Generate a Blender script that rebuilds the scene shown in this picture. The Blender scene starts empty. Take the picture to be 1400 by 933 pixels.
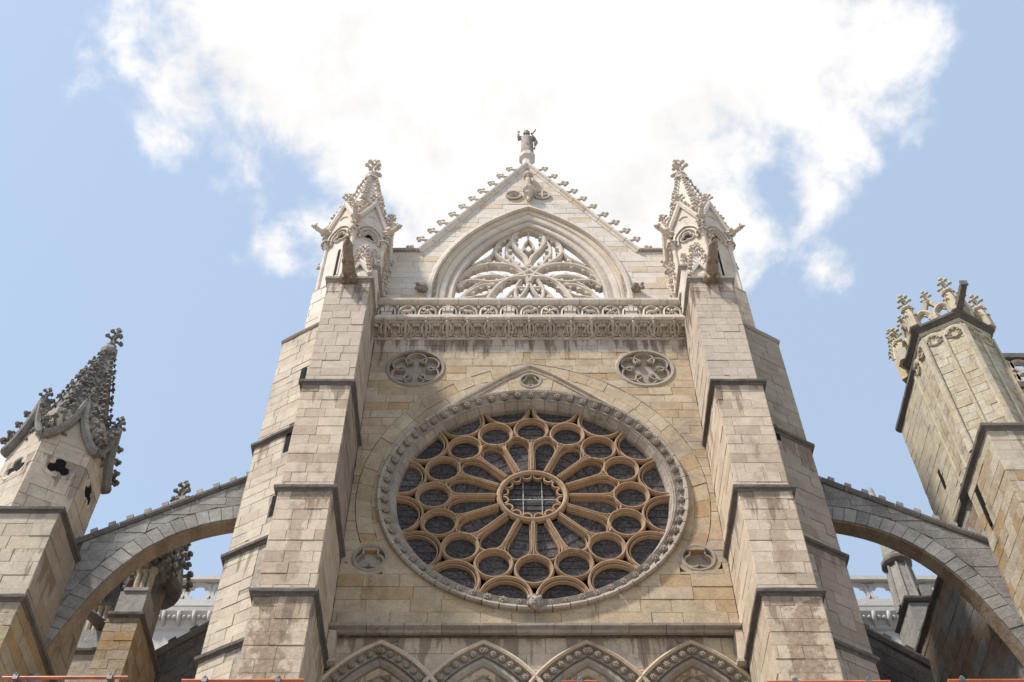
import bpy, math, random
from mathutils import Vector, Matrix, noise as mnoise
R = math.radians
rnd = random.Random(7)
C = bpy.context.scene.collection
SC = bpy.context.scene

# ------------------------------------------------------------ camera
cam_d = bpy.data.cameras.new('camera')
cam_d.sensor_width = 36.0
cam_d.lens = 36.0 * 1650 / 1400
cam_d.clip_start = 0.1
cam_d.clip_end = 5000
cam = bpy.data.objects.new('camera', cam_d)
C.objects.link(cam)
cam.location = (-0.59, 0, 1.6)
cam.rotation_euler = (R(90 + 53.25), 0, 0)
SC.camera = cam

# ------------------------------------------------------------ view
SC.view_settings.view_transform = 'Standard'
SC.view_settings.look = 'None'
SC.view_settings.gamma = 1
SC.view_settings.exposure = 0.68
SC.cycles.max_bounces = 5
SC.cycles.diffuse_bounces = 3

# ------------------------------------------------------------ sun and sky
SUN_EL, SUN_AZ = 56.0, 236.0      # azimuth: compass degrees, +Y is north, so 228 front left of the facade
sd = bpy.data.lights.new('sun', 'SUN')
sd.energy = 4.0
sd.angle = R(5)
sd.color = (1.0, 0.955, 0.90)
sun = bpy.data.objects.new('sun', sd)
C.objects.link(sun)
to_sun = Vector((math.sin(R(SUN_AZ)) * math.cos(R(SUN_EL)), math.cos(R(SUN_AZ)) * math.cos(R(SUN_EL)), math.sin(R(SUN_EL))))
sun.rotation_euler = to_sun.to_track_quat('Z', 'Y').to_euler()
sun.location = (-40, -40, 80)

world = bpy.data.worlds.new('World')
SC.world = world
world.use_nodes = True
WT = world.node_tree
WT.nodes.clear()


def NN(t, typ, **kw):
    n = t.nodes.new(typ)
    for k, v in kw.items():
        setattr(n, k, v)
    return n


def mathn(t, op, a, b=None, c=None, clamp=False):
    n = NN(t, 'ShaderNodeMath', operation=op)
    n.use_clamp = clamp
    for i, v in enumerate((a, b, c)):
        if v is None:
            continue
        if isinstance(v, (int, float)):
            n.inputs[i].default_value = v
        else:
            t.links.new(v, n.inputs[i])
    return n.outputs[0]


def world_sky():
    t = WT
    out = NN(t, 'ShaderNodeOutputWorld')
    tc = NN(t, 'ShaderNodeTexCoord')
    D = tc.outputs['Generated']
    sky = NN(t, 'ShaderNodeTexSky', sky_type='NISHITA')
    sky.sun_disc = False
    sky.sun_elevation = R(SUN_EL)
    sky.sun_rotation = R(SUN_AZ)
    sky.altitude = 800
    sky.air_density = 1.0
    sky.dust_density = 1.5
    sky.ozone_density = 1.5
    haze = NN(t, 'ShaderNodeMix', data_type='RGBA')      # thin high veil that whitens the blue
    haze.inputs[0].default_value = 0.48
    haze.inputs[7].default_value = (4.15, 5.1, 6.2, 1)
    t.links.new(sky.outputs[0], haze.inputs[6])
    bg = NN(t, 'ShaderNodeBackground')
    bg.inputs[1].default_value = 0.12
    t.links.new(haze.outputs[2], bg.inputs[0])
    # clouds: soft heaps at fixed directions of the sky, broken up by noise
    p = R(53.25)
    blobs = [(700, 10, 430), (520, 60, 300), (410, 75, 205), (310, 100, 130), (895, 25, 322), (1080, 0, 180), (600, 270, 230),
             (840, 230, 240), (980, 290, 95), (480, 190, 150), (1100, 262, 55), (303, 262, 24), (375, 335, 60),
             (420, 290, 60), (1020, 320, 62), (1130, 375, 26), (1145, 55, 105), (345, 300, 45), (440, 350, 45), (-15, 650, 75), (-500, -400, 300), (1900, -300, 380),
             (700, -1500, 500), (-900, 900, 420), (2500, 1100, 500)]
    acc = None
    for (u, v, r) in blobs:
        x = (u - 700) / 1650
        y = (466.5 - v) / 1650
        d = Vector((x, math.cos(p) - y * math.sin(p), math.sin(p) + y * math.cos(p))).normalized()
        n = NN(t, 'ShaderNodeVectorMath', operation='DISTANCE')
        t.links.new(D, n.inputs[0])
        n.inputs[1].default_value = d
        w = r / 1650 / (1 + x * x + y * y) ** 0.5
        val = mathn(t, 'SUBTRACT', 1.0, mathn(t, 'DIVIDE', n.outputs['Value'], w))
        val = mathn(t, 'MULTIPLY', val, min(1.0, 0.12 + w * 5))
        acc = val if acc is None else mathn(t, 'SMOOTH_MAX', acc, val, 0.12)
    n1 = NN(t, 'ShaderNodeTexNoise')
    n1.inputs['Scale'].default_value = 13
    n1.inputs['Detail'].default_value = 9
    n1.inputs['Roughness'].default_value = 0.58
    n1.inputs['Distortion'].default_value = 0.15
    t.links.new(D, n1.inputs['Vector'])
    n2 = NN(t, 'ShaderNodeTexNoise')
    n2.inputs['Scale'].default_value = 5.5
    n2.inputs['Detail'].default_value = 6
    t.links.new(D, n2.inputs['Vector'])
    s = mathn(t, 'ADD', mathn(t, 'MULTIPLY', mathn(t, 'SUBTRACT', n1.outputs[0], 0.5), 1.5), mathn(t, 'MULTIPLY', mathn(t, 'SUBTRACT', n2.outputs[0], 0.5), 1.0))
    acc = mathn(t, 'MAXIMUM', acc, -0.55)
    tot = mathn(t, 'ADD', acc, s)
    mr = NN(t, 'ShaderNodeMapRange', interpolation_type='SMOOTHSTEP')
    mr.inputs[1].default_value = -0.05
    mr.inputs[2].default_value = 0.30
    t.links.new(tot, mr.inputs[0])
    shade = NN(t, 'ShaderNodeMapRange')
    shade.inputs[1].default_value = 0.2
    shade.inputs[2].default_value = 1.0
    shade.inputs[3].default_value = 0.50
    shade.inputs[4].default_value = 0.66
    t.links.new(mathn(t, 'ADD', mathn(t, 'MULTIPLY', n1.outputs[0], 1.6), mathn(t, 'MULTIPLY', tot, 0.25)), shade.inputs[0])
    cb = NN(t, 'ShaderNodeBackground')
    cb.inputs[0].default_value = (1.0, 0.99, 0.985, 1)
    t.links.new(shade.outputs[0], cb.inputs[1])
    mx = NN(t, 'ShaderNodeMixShader')
    t.links.new(mr.outputs[0], mx.inputs[0])
    t.links.new(bg.outputs[0], mx.inputs[1])
    t.links.new(cb.outputs[0], mx.inputs[2])
    t.links.new(mx.outputs[0], out.inputs[0])


world_sky()


# ------------------------------------------------------------ materials
def stone_mat(name, cols, stain=(0.10, 0.075, 0.05), stain_amt=0.5, stain_scale=0.35, lichen=None, lich_amt=0.0, bump=0.5, rough=0.9, var=0.10, blotch=0.35, pit=0.0, crust=None, ledges=None):
    """cols: [(position, rgb)] picked by a random number for every stone."""
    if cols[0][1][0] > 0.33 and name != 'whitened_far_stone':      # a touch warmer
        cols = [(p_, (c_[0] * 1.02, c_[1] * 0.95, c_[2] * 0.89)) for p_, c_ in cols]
    m = bpy.data.materials.new(name)
    m.use_nodes = True
    t = m.node_tree
    t.nodes.clear()
    out = NN(t, 'ShaderNodeOutputMaterial')
    bs = NN(t, 'ShaderNodeBsdfPrincipled')
    bs.inputs['Roughness'].default_value = rough
    bs.inputs['Specular IOR Level'].default_value = 0.25
    geo = NN(t, 'ShaderNodeNewGeometry')
    oi = NN(t, 'ShaderNodeObjectInfo')
    r = mathn(t, 'FRACT', mathn(t, 'ADD', oi.outputs['Random'], geo.outputs['Random Per Island']))
    ramp = NN(t, 'ShaderNodeValToRGB')
    ramp.color_ramp.interpolation = 'LINEAR'
    el = ramp.color_ramp.elements
    el[0].position, el[0].color = cols[0][0], (*cols[0][1], 1)
    el[1].position, el[1].color = cols[-1][0], (*cols[-1][1], 1)
    for p_, c_ in cols[1:-1]:
        e = el.new(p_)
        e.color = (*c_, 1)
    t.links.new(r, ramp.inputs[0])
    pos = geo.outputs['Position']

    def noise(scale, detail, rgh=0.6, vscale=None, dist=0.0):
        n = NN(t, 'ShaderNodeTexNoise')
        n.inputs['Scale'].default_value = scale
        n.inputs['Detail'].default_value = detail
        n.inputs['Roughness'].default_value = rgh
        n.inputs['Distortion'].default_value = dist
        if vscale:
            mp = NN(t, 'ShaderNodeMapping')
            mp.inputs['Scale'].default_value = vscale
            t.links.new(pos, mp.inputs[0])
            t.links.new(mp.outputs[0], n.inputs['Vector'])
        else:
            t.links.new(pos, n.inputs['Vector'])
        return n.outputs[0]

    def mrange(v, a, b, c=0.0, d=1.0, smooth=True):
        n = NN(t, 'ShaderNodeMapRange', interpolation_type='SMOOTHSTEP' if smooth else 'LINEAR')
        for i, q in ((1, a), (2, b), (3, c), (4, d)):
            n.inputs[i].default_value = q
        t.links.new(v, n.inputs[0])
        return n.outputs[0]

    def mix(f, a, b, mode='MIX'):
        n = NN(t, 'ShaderNodeMix', data_type='RGBA', blend_type=mode)
        if isinstance(f, (int, float)):
            n.inputs[0].default_value = f
        else:
            t.links.new(f, n.inputs[0])
        for i, q in ((6, a), (7, b)):
            if isinstance(q, tuple):
                n.inputs[i].default_value = (*q, 1)
            else:
                t.links.new(q, n.inputs[i])
        return n.outputs[2]

    col = ramp.outputs[0]
    # mottling inside each stone
    fine = noise(14, 6, 0.7)
    med = noise(2.6, 5, 0.6)
    v = mathn(t, 'ADD', mrange(fine, 0.3, 0.7, 1 - var, 1 + var), mrange(med, 0.3, 0.7, -var * 0.9, var * 0.9))
    vm = NN(t, 'ShaderNodeVectorMath', operation='SCALE')
    t.links.new(col, vm.inputs[0])
    t.links.new(v, vm.inputs['Scale'])
    col = vm.outputs[0]
    # broad grey weather patches
    if blotch:
        b = mathn(t, 'MULTIPLY', mrange(noise(0.55, 8, 0.68, dist=0.6), 0.50, 0.68), blotch)
        col = mix(b, col, (0.24, 0.195, 0.15))
    # running stains, longer down the wall than across it
    if stain_amt:
        s1 = mrange(noise(stain_scale * 3, 7, 0.66, vscale=(1.0, 1.0, 0.28), dist=0.4), 0.54, 0.72)
        s2 = mrange(noise(stain_scale * 11, 5, 0.7, vscale=(1, 1, 0.5)), 0.35, 0.62)
        col = mix(mathn(t, 'MULTIPLY', mathn(t, 'MULTIPLY', s1, s2), stain_amt), col, stain)
    if lichen:
        l = mathn(t, 'MULTIPLY', mrange(noise(1.3, 8, 0.72, dist=0.8), 0.52, 0.66), lich_amt)
        col = mix(l, col, lichen)
    if pit:
        pv = mrange(noise(30, 3, 0.7), 0.60, 0.70)
        col = mix(mathn(t, 'MULTIPLY', pv, pit), col, (0.07, 0.055, 0.045))
    if crust:      # brown crust of irregular outline down the middle of the buttress faces
        cx_, w_, z0_, z1_, amt_ = crust
        sx = NN(t, 'ShaderNodeSeparateXYZ')
        t.links.new(pos, sx.inputs[0])
        ax = mathn(t, 'ABSOLUTE', mathn(t, 'SUBTRACT', mathn(t, 'ABSOLUTE', sx.outputs[0]), cx_))
        inx = mathn(t, 'SUBTRACT', 1.0, mathn(t, 'DIVIDE', ax, w_))
        zc_, zh_ = (z0_ + z1_) / 2, (z1_ - z0_) / 2
        inz = mathn(t, 'SUBTRACT', 1.0, mathn(t, 'DIVIDE', mathn(t, 'ABSOLUTE', mathn(t, 'SUBTRACT', sx.outputs[2], zc_)), zh_))
        both = mathn(t, 'MINIMUM', inx, mathn(t, 'MULTIPLY', inz, 3.0))
        nz = mathn(t, 'ADD', mathn(t, 'MULTIPLY', mathn(t, 'SUBTRACT', noise(2.2, 8, 0.65), 0.5), 3.6), both)
        cm_ = mathn(t, 'MULTIPLY', mathn(t, 'MULTIPLY', mrange(nz, 0.25, 0.55), mrange(both, -0.2, 0.15)), amt_)
        cc_ = mix(mrange(noise(9, 5, .7), .35, .65), (0.24, 0.165, 0.105), (0.34, 0.26, 0.18))
        col = mix(cm_, col, cc_)
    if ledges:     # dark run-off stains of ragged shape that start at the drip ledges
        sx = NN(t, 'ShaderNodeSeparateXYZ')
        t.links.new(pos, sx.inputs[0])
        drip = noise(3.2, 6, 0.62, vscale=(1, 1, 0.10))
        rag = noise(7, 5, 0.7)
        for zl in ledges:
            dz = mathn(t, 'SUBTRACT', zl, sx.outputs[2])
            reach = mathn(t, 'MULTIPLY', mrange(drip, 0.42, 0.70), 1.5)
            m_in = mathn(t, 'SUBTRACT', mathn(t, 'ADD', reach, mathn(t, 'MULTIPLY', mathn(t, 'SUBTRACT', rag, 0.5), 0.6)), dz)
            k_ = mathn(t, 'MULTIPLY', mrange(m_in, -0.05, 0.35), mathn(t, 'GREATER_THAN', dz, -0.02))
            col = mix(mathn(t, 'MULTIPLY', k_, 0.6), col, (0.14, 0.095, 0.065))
    t.links.new(col, bs.inputs['Base Color'])
    bp = NN(t, 'ShaderNodeBump')
    bp.inputs['Strength'].default_value = bump
    bp.inputs['Distance'].default_value = 0.02
    h = mathn(t, 'ADD', noise(22, 6, 0.7), mathn(t, 'MULTIPLY', noise(5, 4), 1.5))
    t.links.new(h, bp.inputs['Height'])
    t.links.new(bp.outputs[0], bs.inputs['Normal'])
    t.links.new(bs.outputs[0], out.inputs[0])
    return m


def plain_mat(name, col, rough=0.5, metal=0.0, noise_amt=0.15, scale=8, spec=0.4):
    m = bpy.data.materials.new(name)
    m.use_nodes = True
    t = m.node_tree
    bs = t.nodes['Principled BSDF']
    bs.inputs['Roughness'].default_value = rough
    bs.inputs['Metallic'].default_value = metal
    bs.inputs['Specular IOR Level'].default_value = spec
    n = NN(t, 'ShaderNodeTexNoise')
    n.inputs['Scale'].default_value = scale
    n.inputs['Detail'].default_value = 6
    g = NN(t, 'ShaderNodeNewGeometry')
    oi = NN(t, 'ShaderNodeObjectInfo')
    t.links.new(g.outputs['Position'], n.inputs['Vector'])
    mr = NN(t, 'ShaderNodeMapRange')
    mr.inputs[1].default_value = 0.3
    mr.inputs[2].default_value = 0.7
    mr.inputs[3].default_value = 1 - noise_amt
    mr.inputs[4].default_value = 1 + noise_amt
    t.links.new(n.outputs[0], mr.inputs[0])
    v = mathn(t, 'MULTIPLY', mr.outputs[0], mathn(t, 'ADD', mathn(t, 'MULTIPLY', oi.outputs['Random'], noise_amt), 1 - noise_amt / 2))
    vm = NN(t, 'ShaderNodeVectorMath', operation='SCALE')
    vm.inputs[0].default_value = col
    t.links.new(v, vm.inputs['Scale'])
    t.links.new(vm.outputs[0], bs.inputs['Base Color'])
    return m


M = {}
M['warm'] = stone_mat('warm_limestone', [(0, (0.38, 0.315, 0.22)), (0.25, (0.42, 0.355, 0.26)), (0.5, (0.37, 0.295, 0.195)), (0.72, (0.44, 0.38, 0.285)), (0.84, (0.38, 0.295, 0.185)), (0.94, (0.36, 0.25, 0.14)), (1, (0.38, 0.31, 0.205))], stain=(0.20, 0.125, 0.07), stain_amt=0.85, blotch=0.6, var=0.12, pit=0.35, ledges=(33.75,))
M['pale'] = stone_mat('pale_limestone', [(0, (0.57, 0.535, 0.48)), (0.4, (0.61, 0.58, 0.53)), (0.75, (0.54, 0.505, 0.45)), (0.9, (0.52, 0.44, 0.33)), (1, (0.57, 0.53, 0.46))], stain=(0.27, 0.23, 0.19), stain_amt=0.5, blotch=0.25, var=0.06)
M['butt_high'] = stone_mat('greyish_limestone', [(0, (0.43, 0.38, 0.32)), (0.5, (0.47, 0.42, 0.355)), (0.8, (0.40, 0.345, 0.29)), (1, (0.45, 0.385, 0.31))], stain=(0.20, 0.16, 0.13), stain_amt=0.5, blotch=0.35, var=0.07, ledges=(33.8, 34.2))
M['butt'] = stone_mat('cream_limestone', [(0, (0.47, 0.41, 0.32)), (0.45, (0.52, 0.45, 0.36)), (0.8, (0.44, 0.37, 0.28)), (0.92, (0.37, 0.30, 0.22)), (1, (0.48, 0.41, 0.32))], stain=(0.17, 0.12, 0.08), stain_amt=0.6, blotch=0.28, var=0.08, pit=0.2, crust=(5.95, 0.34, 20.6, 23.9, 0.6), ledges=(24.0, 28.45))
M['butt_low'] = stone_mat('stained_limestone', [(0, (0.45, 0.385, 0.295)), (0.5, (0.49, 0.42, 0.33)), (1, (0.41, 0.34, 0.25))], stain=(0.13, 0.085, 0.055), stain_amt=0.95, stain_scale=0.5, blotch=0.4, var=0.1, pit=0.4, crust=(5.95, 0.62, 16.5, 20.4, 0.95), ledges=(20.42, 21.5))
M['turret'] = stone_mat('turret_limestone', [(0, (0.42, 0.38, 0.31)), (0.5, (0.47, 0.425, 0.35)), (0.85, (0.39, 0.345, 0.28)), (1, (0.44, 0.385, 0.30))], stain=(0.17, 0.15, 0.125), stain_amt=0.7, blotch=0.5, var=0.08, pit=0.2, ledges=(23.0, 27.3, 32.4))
M['turret_shaded'] = stone_mat('shaded_limestone', [(0, (0.30, 0.24, 0.185)), (0.5, (0.345, 0.28, 0.22)), (0.85, (0.27, 0.21, 0.155)), (1, (0.32, 0.26, 0.20))], stain=(0.15, 0.11, 0.08), stain_amt=0.6, blotch=0.4, var=0.08, pit=0.2, ledges=(23.0, 27.3))  # turret stone with shade painted in, for faces turned from the sun
M['grey'] = stone_mat('weathered_grey_stone', [(0, (0.25, 0.235, 0.215)), (0.5, (0.30, 0.28, 0.25)), (1, (0.22, 0.205, 0.19))], stain=(0.09, 0.08, 0.075), stain_amt=0.7, blotch=0.45, var=0.14, bump=0.8, pit=0.4)
M['flyer'] = stone_mat('dark_grey_flyer_stone', [(0, (0.215, 0.195, 0.175)), (0.5, (0.25, 0.23, 0.205)), (1, (0.19, 0.172, 0.155))], stain=(0.07, 0.06, 0.055), stain_amt=0.8, blotch=0.4, var=0.16, bump=0.9, pit=0.45, lichen=(0.33, 0.31, 0.28), lich_amt=0.45)
M['brown'] = stone_mat('brown_crusted_stone', [(0, (0.25, 0.19, 0.135)), (0.5, (0.30, 0.23, 0.165)), (1, (0.22, 0.16, 0.11))], stain=(0.11, 0.075, 0.05), stain_amt=0.7, blotch=0.3, var=0.18, bump=1.0, pit=0.5)
M['grey_carved'] = stone_mat('blackened_carved_stone', [(0, (0.15, 0.135, 0.12)), (1, (0.22, 0.20, 0.17))], stain=(0.06, 0.055, 0.05), stain_amt=0.8, blotch=0.3, var=0.2, bump=0.9, pit=0.4)
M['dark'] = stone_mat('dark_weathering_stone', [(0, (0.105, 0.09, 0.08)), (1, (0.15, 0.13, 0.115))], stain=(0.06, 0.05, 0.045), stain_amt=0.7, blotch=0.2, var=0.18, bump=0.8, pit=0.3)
M['mould'] = stone_mat('moulding_stone', [(0, (0.25, 0.21, 0.175)), (1, (0.34, 0.295, 0.25))], stain=(0.11, 0.085, 0.07), stain_amt=0.8, stain_scale=0.8, blotch=0.3, var=0.13, pit=0.2)
M['carved'] = stone_mat('carved_stone', [(0, (0.38, 0.33, 0.28)), (1, (0.46, 0.41, 0.35))], stain=(0.13, 0.095, 0.07), stain_amt=0.85, stain_scale=0.9, blotch=0.3, var=0.13, pit=0.1)
M['carved_pale'] = stone_mat('pale_carved_stone', [(0, (0.50, 0.455, 0.40)), (1, (0.58, 0.54, 0.48))], stain=(0.24, 0.20, 0.17), stain_amt=0.7, stain_scale=0.9, blotch=0.2, var=0.1)
M['tracery'] = stone_mat('ochre_tracery_stone', [(0, (0.34, 0.235, 0.145)), (0.6, (0.38, 0.275, 0.18)), (1, (0.29, 0.19, 0.115))], stain=(0.17, 0.10, 0.06), stain_amt=0.7, stain_scale=1.2, blotch=0.15, var=0.1)
M['ring'] = stone_mat('ring_stone', [(0, (0.30, 0.255, 0.21)), (0.6, (0.36, 0.305, 0.245)), (1, (0.26, 0.21, 0.165))], stain=(0.12, 0.09, 0.065), stain_amt=0.85, stain_scale=0.6, blotch=0.4, var=0.12)
M['tower'] = stone_mat('old_tower_stone', [(0, (0.40, 0.365, 0.27)), (0.4, (0.44, 0.41, 0.33)), (0.7, (0.36, 0.33, 0.26)), (0.88, (0.41, 0.35, 0.23)), (1, (0.40, 0.37, 0.30))], stain=(0.16, 0.14, 0.115), stain_amt=0.7, blotch=0.4, var=0.12, bump=0.8, pit=0.4)
M['ochre'] = stone_mat('rough_ochre_stone', [(0, (0.34, 0.29, 0.21)), (0.4, (0.38, 0.33, 0.25)), (0.7, (0.31, 0.245, 0.155)), (0.9, (0.34, 0.235, 0.125)), (1, (0.36, 0.32, 0.25))], stain=(0.12, 0.09, 0.06), stain_amt=0.8, blotch=0.45, lichen=(0.36, 0.22, 0.07), lich_amt=0.6, var=0.15, bump=1.0, pit=0.4)
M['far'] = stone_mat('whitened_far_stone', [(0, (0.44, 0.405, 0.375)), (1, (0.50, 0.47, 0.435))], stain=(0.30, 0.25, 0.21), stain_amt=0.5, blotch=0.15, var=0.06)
M['mortar'] = plain_mat('mortar', (0.27, 0.235, 0.19), rough=0.95, noise_amt=0.3, spec=0.1)
M['mortar_dark'] = plain_mat('dark_mortar', (0.10, 0.09, 0.08), rough=0.95, noise_amt=0.3, spec=0.1)
M['void'] = plain_mat('dark_interior', (0.012, 0.011, 0.010), rough=0.9, noise_amt=0.2, spec=0.1)
M['glass'] = plain_mat('old_leaded_glass', (0.075, 0.064, 0.060), rough=0.6, noise_amt=0.6, scale=15, spec=0.08)
M['lead'] = plain_mat('lead_bar', (0.018, 0.017, 0.017), rough=0.6, noise_amt=0.2)
M['iron'] = plain_mat('pale_bar', (0.50, 0.47, 0.44), rough=0.5, noise_amt=0.4, scale=14)
M['orange'] = plain_mat('orange_paint', (0.42, 0.10, 0.04), rough=0.5, noise_amt=0.3, scale=5)
M['steel'] = plain_mat('zinc_steel', (0.16, 0.15, 0.14), rough=0.45, metal=0.7, noise_amt=0.3, scale=20)
M['paving'] = plain_mat('granite_paving', (0.26, 0.24, 0.21), rough=0.85, noise_amt=0.25, scale=1.5, spec=0.2)


# ------------------------------------------------------------ object helpers
def wloc(o):
    v = Vector((0, 0, 0))
    while o is not None:
        v = v + o.location
        o = o.parent
    return v


def thing(name, label, cat, loc=(0, 0, 0), group=None):
    o = bpy.data.objects.new(name, None)
    C.objects.link(o)
    o.empty_display_size = 0.5
    o.location = loc
    o['label'] = label
    o['category'] = cat
    if group:
        o['group'] = group
    return o


def link_mesh(name, me, parent, mat4=None, kind=None, label=None):
    """link mesh data placed by the world matrix mat4 under parent"""
    o = bpy.data.objects.new(name, me)
    C.objects.link(o)
    if mat4 is None:
        mat4 = Matrix.Identity(4)
    if parent is not None:
        o.parent = parent
        mat4 = Matrix.Translation(-wloc(parent)) @ mat4
    o.matrix_basis = mat4
    if kind:
        o['kind'] = kind
    if label:
        o['label'] = label
    return o


class MB:
    def __init__(self):
        self.v = []
        self.f = []

    def add(self, vs, fs):
        b = len(self.v)
        self.v.extend([tuple(p) for p in vs])
        self.f.extend([tuple(i + b for i in f) for f in fs])

    def box(self, x0, x1, y0, y1, z0, z1):
        if x0 > x1: x0, x1 = x1, x0
        if y0 > y1: y0, y1 = y1, y0
        if z0 > z1: z0, z1 = z1, z0
        self.add([(x0, y0, z0), (x1, y0, z0), (x1, y1, z0), (x0, y1, z0), (x0, y0, z1), (x1, y0, z1), (x1, y1, z1), (x0, y1, z1)],
                 [(0, 3, 2, 1), (4, 5, 6, 7), (0, 1, 5, 4), (1, 2, 6, 5), (2, 3, 7, 6), (3, 0, 4, 7)])

    def prism(self, poly, fr, d0, d1):
        """extrude the 2D polygon between depths d0 and d1 of frame fr"""
        n = len(poly)
        vs = [fr(u, w, d0) for u, w in poly] + [fr(u, w, d1) for u, w in poly]
        fs = [tuple(range(n - 1, -1, -1)), tuple(range(n, 2 * n))]
        fs += [(i, (i + 1) % n, n + (i + 1) % n, n + i) for i in range(n)]
        self.add(vs, fs)

    def loft(self, rings, cap0=True, cap1=True):
        n = len(rings[0])
        vs = [p for r in rings for p in r]
        fs = []
        for k in range(len(rings) - 1):
            for i in range(n):
                j = (i + 1) % n
                fs.append((k * n + i, k * n + j, (k + 1) * n + j, (k + 1) * n + i))
        if cap0: fs.append(tuple(range(n - 1, -1, -1)))
        if cap1: fs.append(tuple((len(rings) - 1) * n + i for i in range(n)))
        self.add(vs, fs)

    def tube(self, pts, rads, n=6, up=Vector((0, 0, 1))):
        pts = [Vector(p) for p in pts]
        if not isinstance(rads, (list, tuple)):
            rads = [rads] * len(pts)
        rings = []
        for i, p in enumerate(pts):
            d = (pts[min(i + 1, len(pts) - 1)] - pts[max(i - 1, 0)])
            d = d.normalized() if d.length > 1e-9 else Vector((0, 0, 1))
            a = d.cross(up)
            if a.length < 0.1: a = d.cross(Vector((1, 0, 0)))
            a.normalize()
            b = a.cross(d)
            rings.append([p + a * math.cos(2 * math.pi * k / n) * rads[i] + b * math.sin(2 * math.pi * k / n) * rads[i] for k in range(n)])
        self.loft(rings)

    def ball(self, c, r, n=7, m=4, sq=(1, 1, 1), jit=0.0):
        c = Vector(c)
        vs = [c + Vector((0, 0, -r * sq[2]))]
        for i in range(1, m):
            th = math.pi * i / m
            for k in range(n):
                a = 2 * math.pi * (k + 0.5 * (i % 2)) / n
                q = r * (1 + (rnd.uniform(-jit, jit) if jit else 0))
                vs.append(c + Vector((q * math.sin(th) * math.cos(a) * sq[0], q * math.sin(th) * math.sin(a) * sq[1], -q * math.cos(th) * sq[2])))
        vs.append(c + Vector((0, 0, r * sq[2])))
        fs = [(0, 1 + (k + 1) % n, 1 + k) for k in range(n)]
        for i in range(m - 2):
            for k in range(n):
                a, b = 1 + i * n + k, 1 + i * n + (k + 1) % n
                fs.append((a, b, b + n, a + n))
        L = len(vs) - 1
        o = 1 + (m - 2) * n
        fs += [(o + k, o + (k + 1) % n, L) for k in range(n)]
        self.add(vs, fs)

    def poly_ring(self, cx, cy, prof, n=6, rot=0.0, sx=1, sy=1):
        """turned shape: prof = [(radius, z)], n sides"""
        rings = [[(cx + sx * r_ * math.cos(rot + 2 * math.pi * k / n), cy + sy * r_ * math.sin(rot + 2 * math.pi * k / n), z) for k in range(n)] for r_, z in prof]
        self.loft(rings)

    def sweep(self, path, prof, fr, closed=False, cap=True):
        """path: 2D points; prof: closed list of (offset to the left, depth)"""
        n = len(path)
        rings = []
        for i in range(n):
            p = Vector(path[i])
            a = Vector(path[i - 1]) if (i > 0 or closed) else None
            b = Vector(path[(i + 1) % n]) if (i < n - 1 or closed) else None
            d1 = (p - a).normalized() if a is not None else None
            d2 = (b - p).normalized() if b is not None else None
            if d1 is None: d1 = d2
            if d2 is None: d2 = d1
            n1 = Vector((-d1.y, d1.x))
            n2 = Vector((-d2.y, d2.x))
            nn = n1 + n2
            if nn.length < 1e-6: nn = n1
            nn.normalize()
            k = 1 / max(0.35, nn.dot(n1))
            rings.append([fr(p.x + nn.x * o * k, p.y + nn.y * o * k, h) for o, h in prof])
        if closed:
            rings.append(rings[0])
        self.loft(rings, cap and not closed, cap and not closed)

    def weather(self, amp):
        """worn, slightly wavering edges"""
        for i, p in enumerate(self.v):
            q = Vector(p)
            d = mnoise.noise_vector(q * 3.1) * amp + mnoise.noise_vector(q * 9.7) * amp * .6
            self.v[i] = (q.x + d.x, q.y + d.y, q.z + d.z)

    def mesh(self, name, mat, smooth=False):
        me = bpy.data.meshes.new(name)
        me.from_pydata(self.v, [], self.f)
        me.materials.append(mat)
        me.update()
        if smooth:
            me.polygons.foreach_set('use_smooth', [True] * len(me.polygons))
        return me

    def build(self, name, mat, parent=None, kind=None, label=None, smooth=False):
        off = wloc(parent) if parent is not None else Vector((0, 0, 0))
        self.v = [(p[0] - off.x, p[1] - off.y, p[2] - off.z) for p in self.v]
        me = self.mesh(name, mat, smooth)
        o = bpy.data.objects.new(name, me)
        C.objects.link(o)
        o.parent = parent
        if kind: o['kind'] = kind
        if label: o['label'] = label
        return o


class Frame:
    """plane with origin o, right u, up v, outward n = u x v"""

    def __init__(self, o, u, v=(0, 0, 1)):
        self.o = Vector(o)
        self.u = Vector(u).normalized()
        self.v = Vector(v).normalized()
        self.n = self.u.cross(self.v)
        m = Matrix((self.u, self.v, self.n)).transposed().to_4x4()
        m.translation = self.o
        self.m = m

    k = 1.0

    def __call__(self, a, b, c=0.0):
        a, b = a * self.k, b * self.k
        return self.o + self.u * a + self.v * b + self.n * c

    def at(self, a, b, c=0.0, rot=0.0, s=1.0, sx=1.0):
        return self.m @ Matrix.Translation((a, b, c)) @ Matrix.Rotation(rot, 4, 'Z') @ Matrix.Diagonal((s * sx, s, s, 1))


def wall_frame(a, b, inside):
    """vertical plane through plan points a, b facing away from the plan point inside; u runs 0..length"""
    a, b, q = Vector(a), Vector(b), Vector(inside)
    d = b - a
    nrm = Vector((d.y, -d.x))
    if nrm.dot((a + b) / 2 - q) < 0:
        a, b = b, a
        d = -d
    return Frame((a.x, a.y, 0), (d.x, d.y, 0)), d.length


FACADE = Frame((0, 24, 0), (1, 0, 0))
PLAN = Frame((0, 0, 0), (1, 0, 0), (0, 1, 0))


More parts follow.
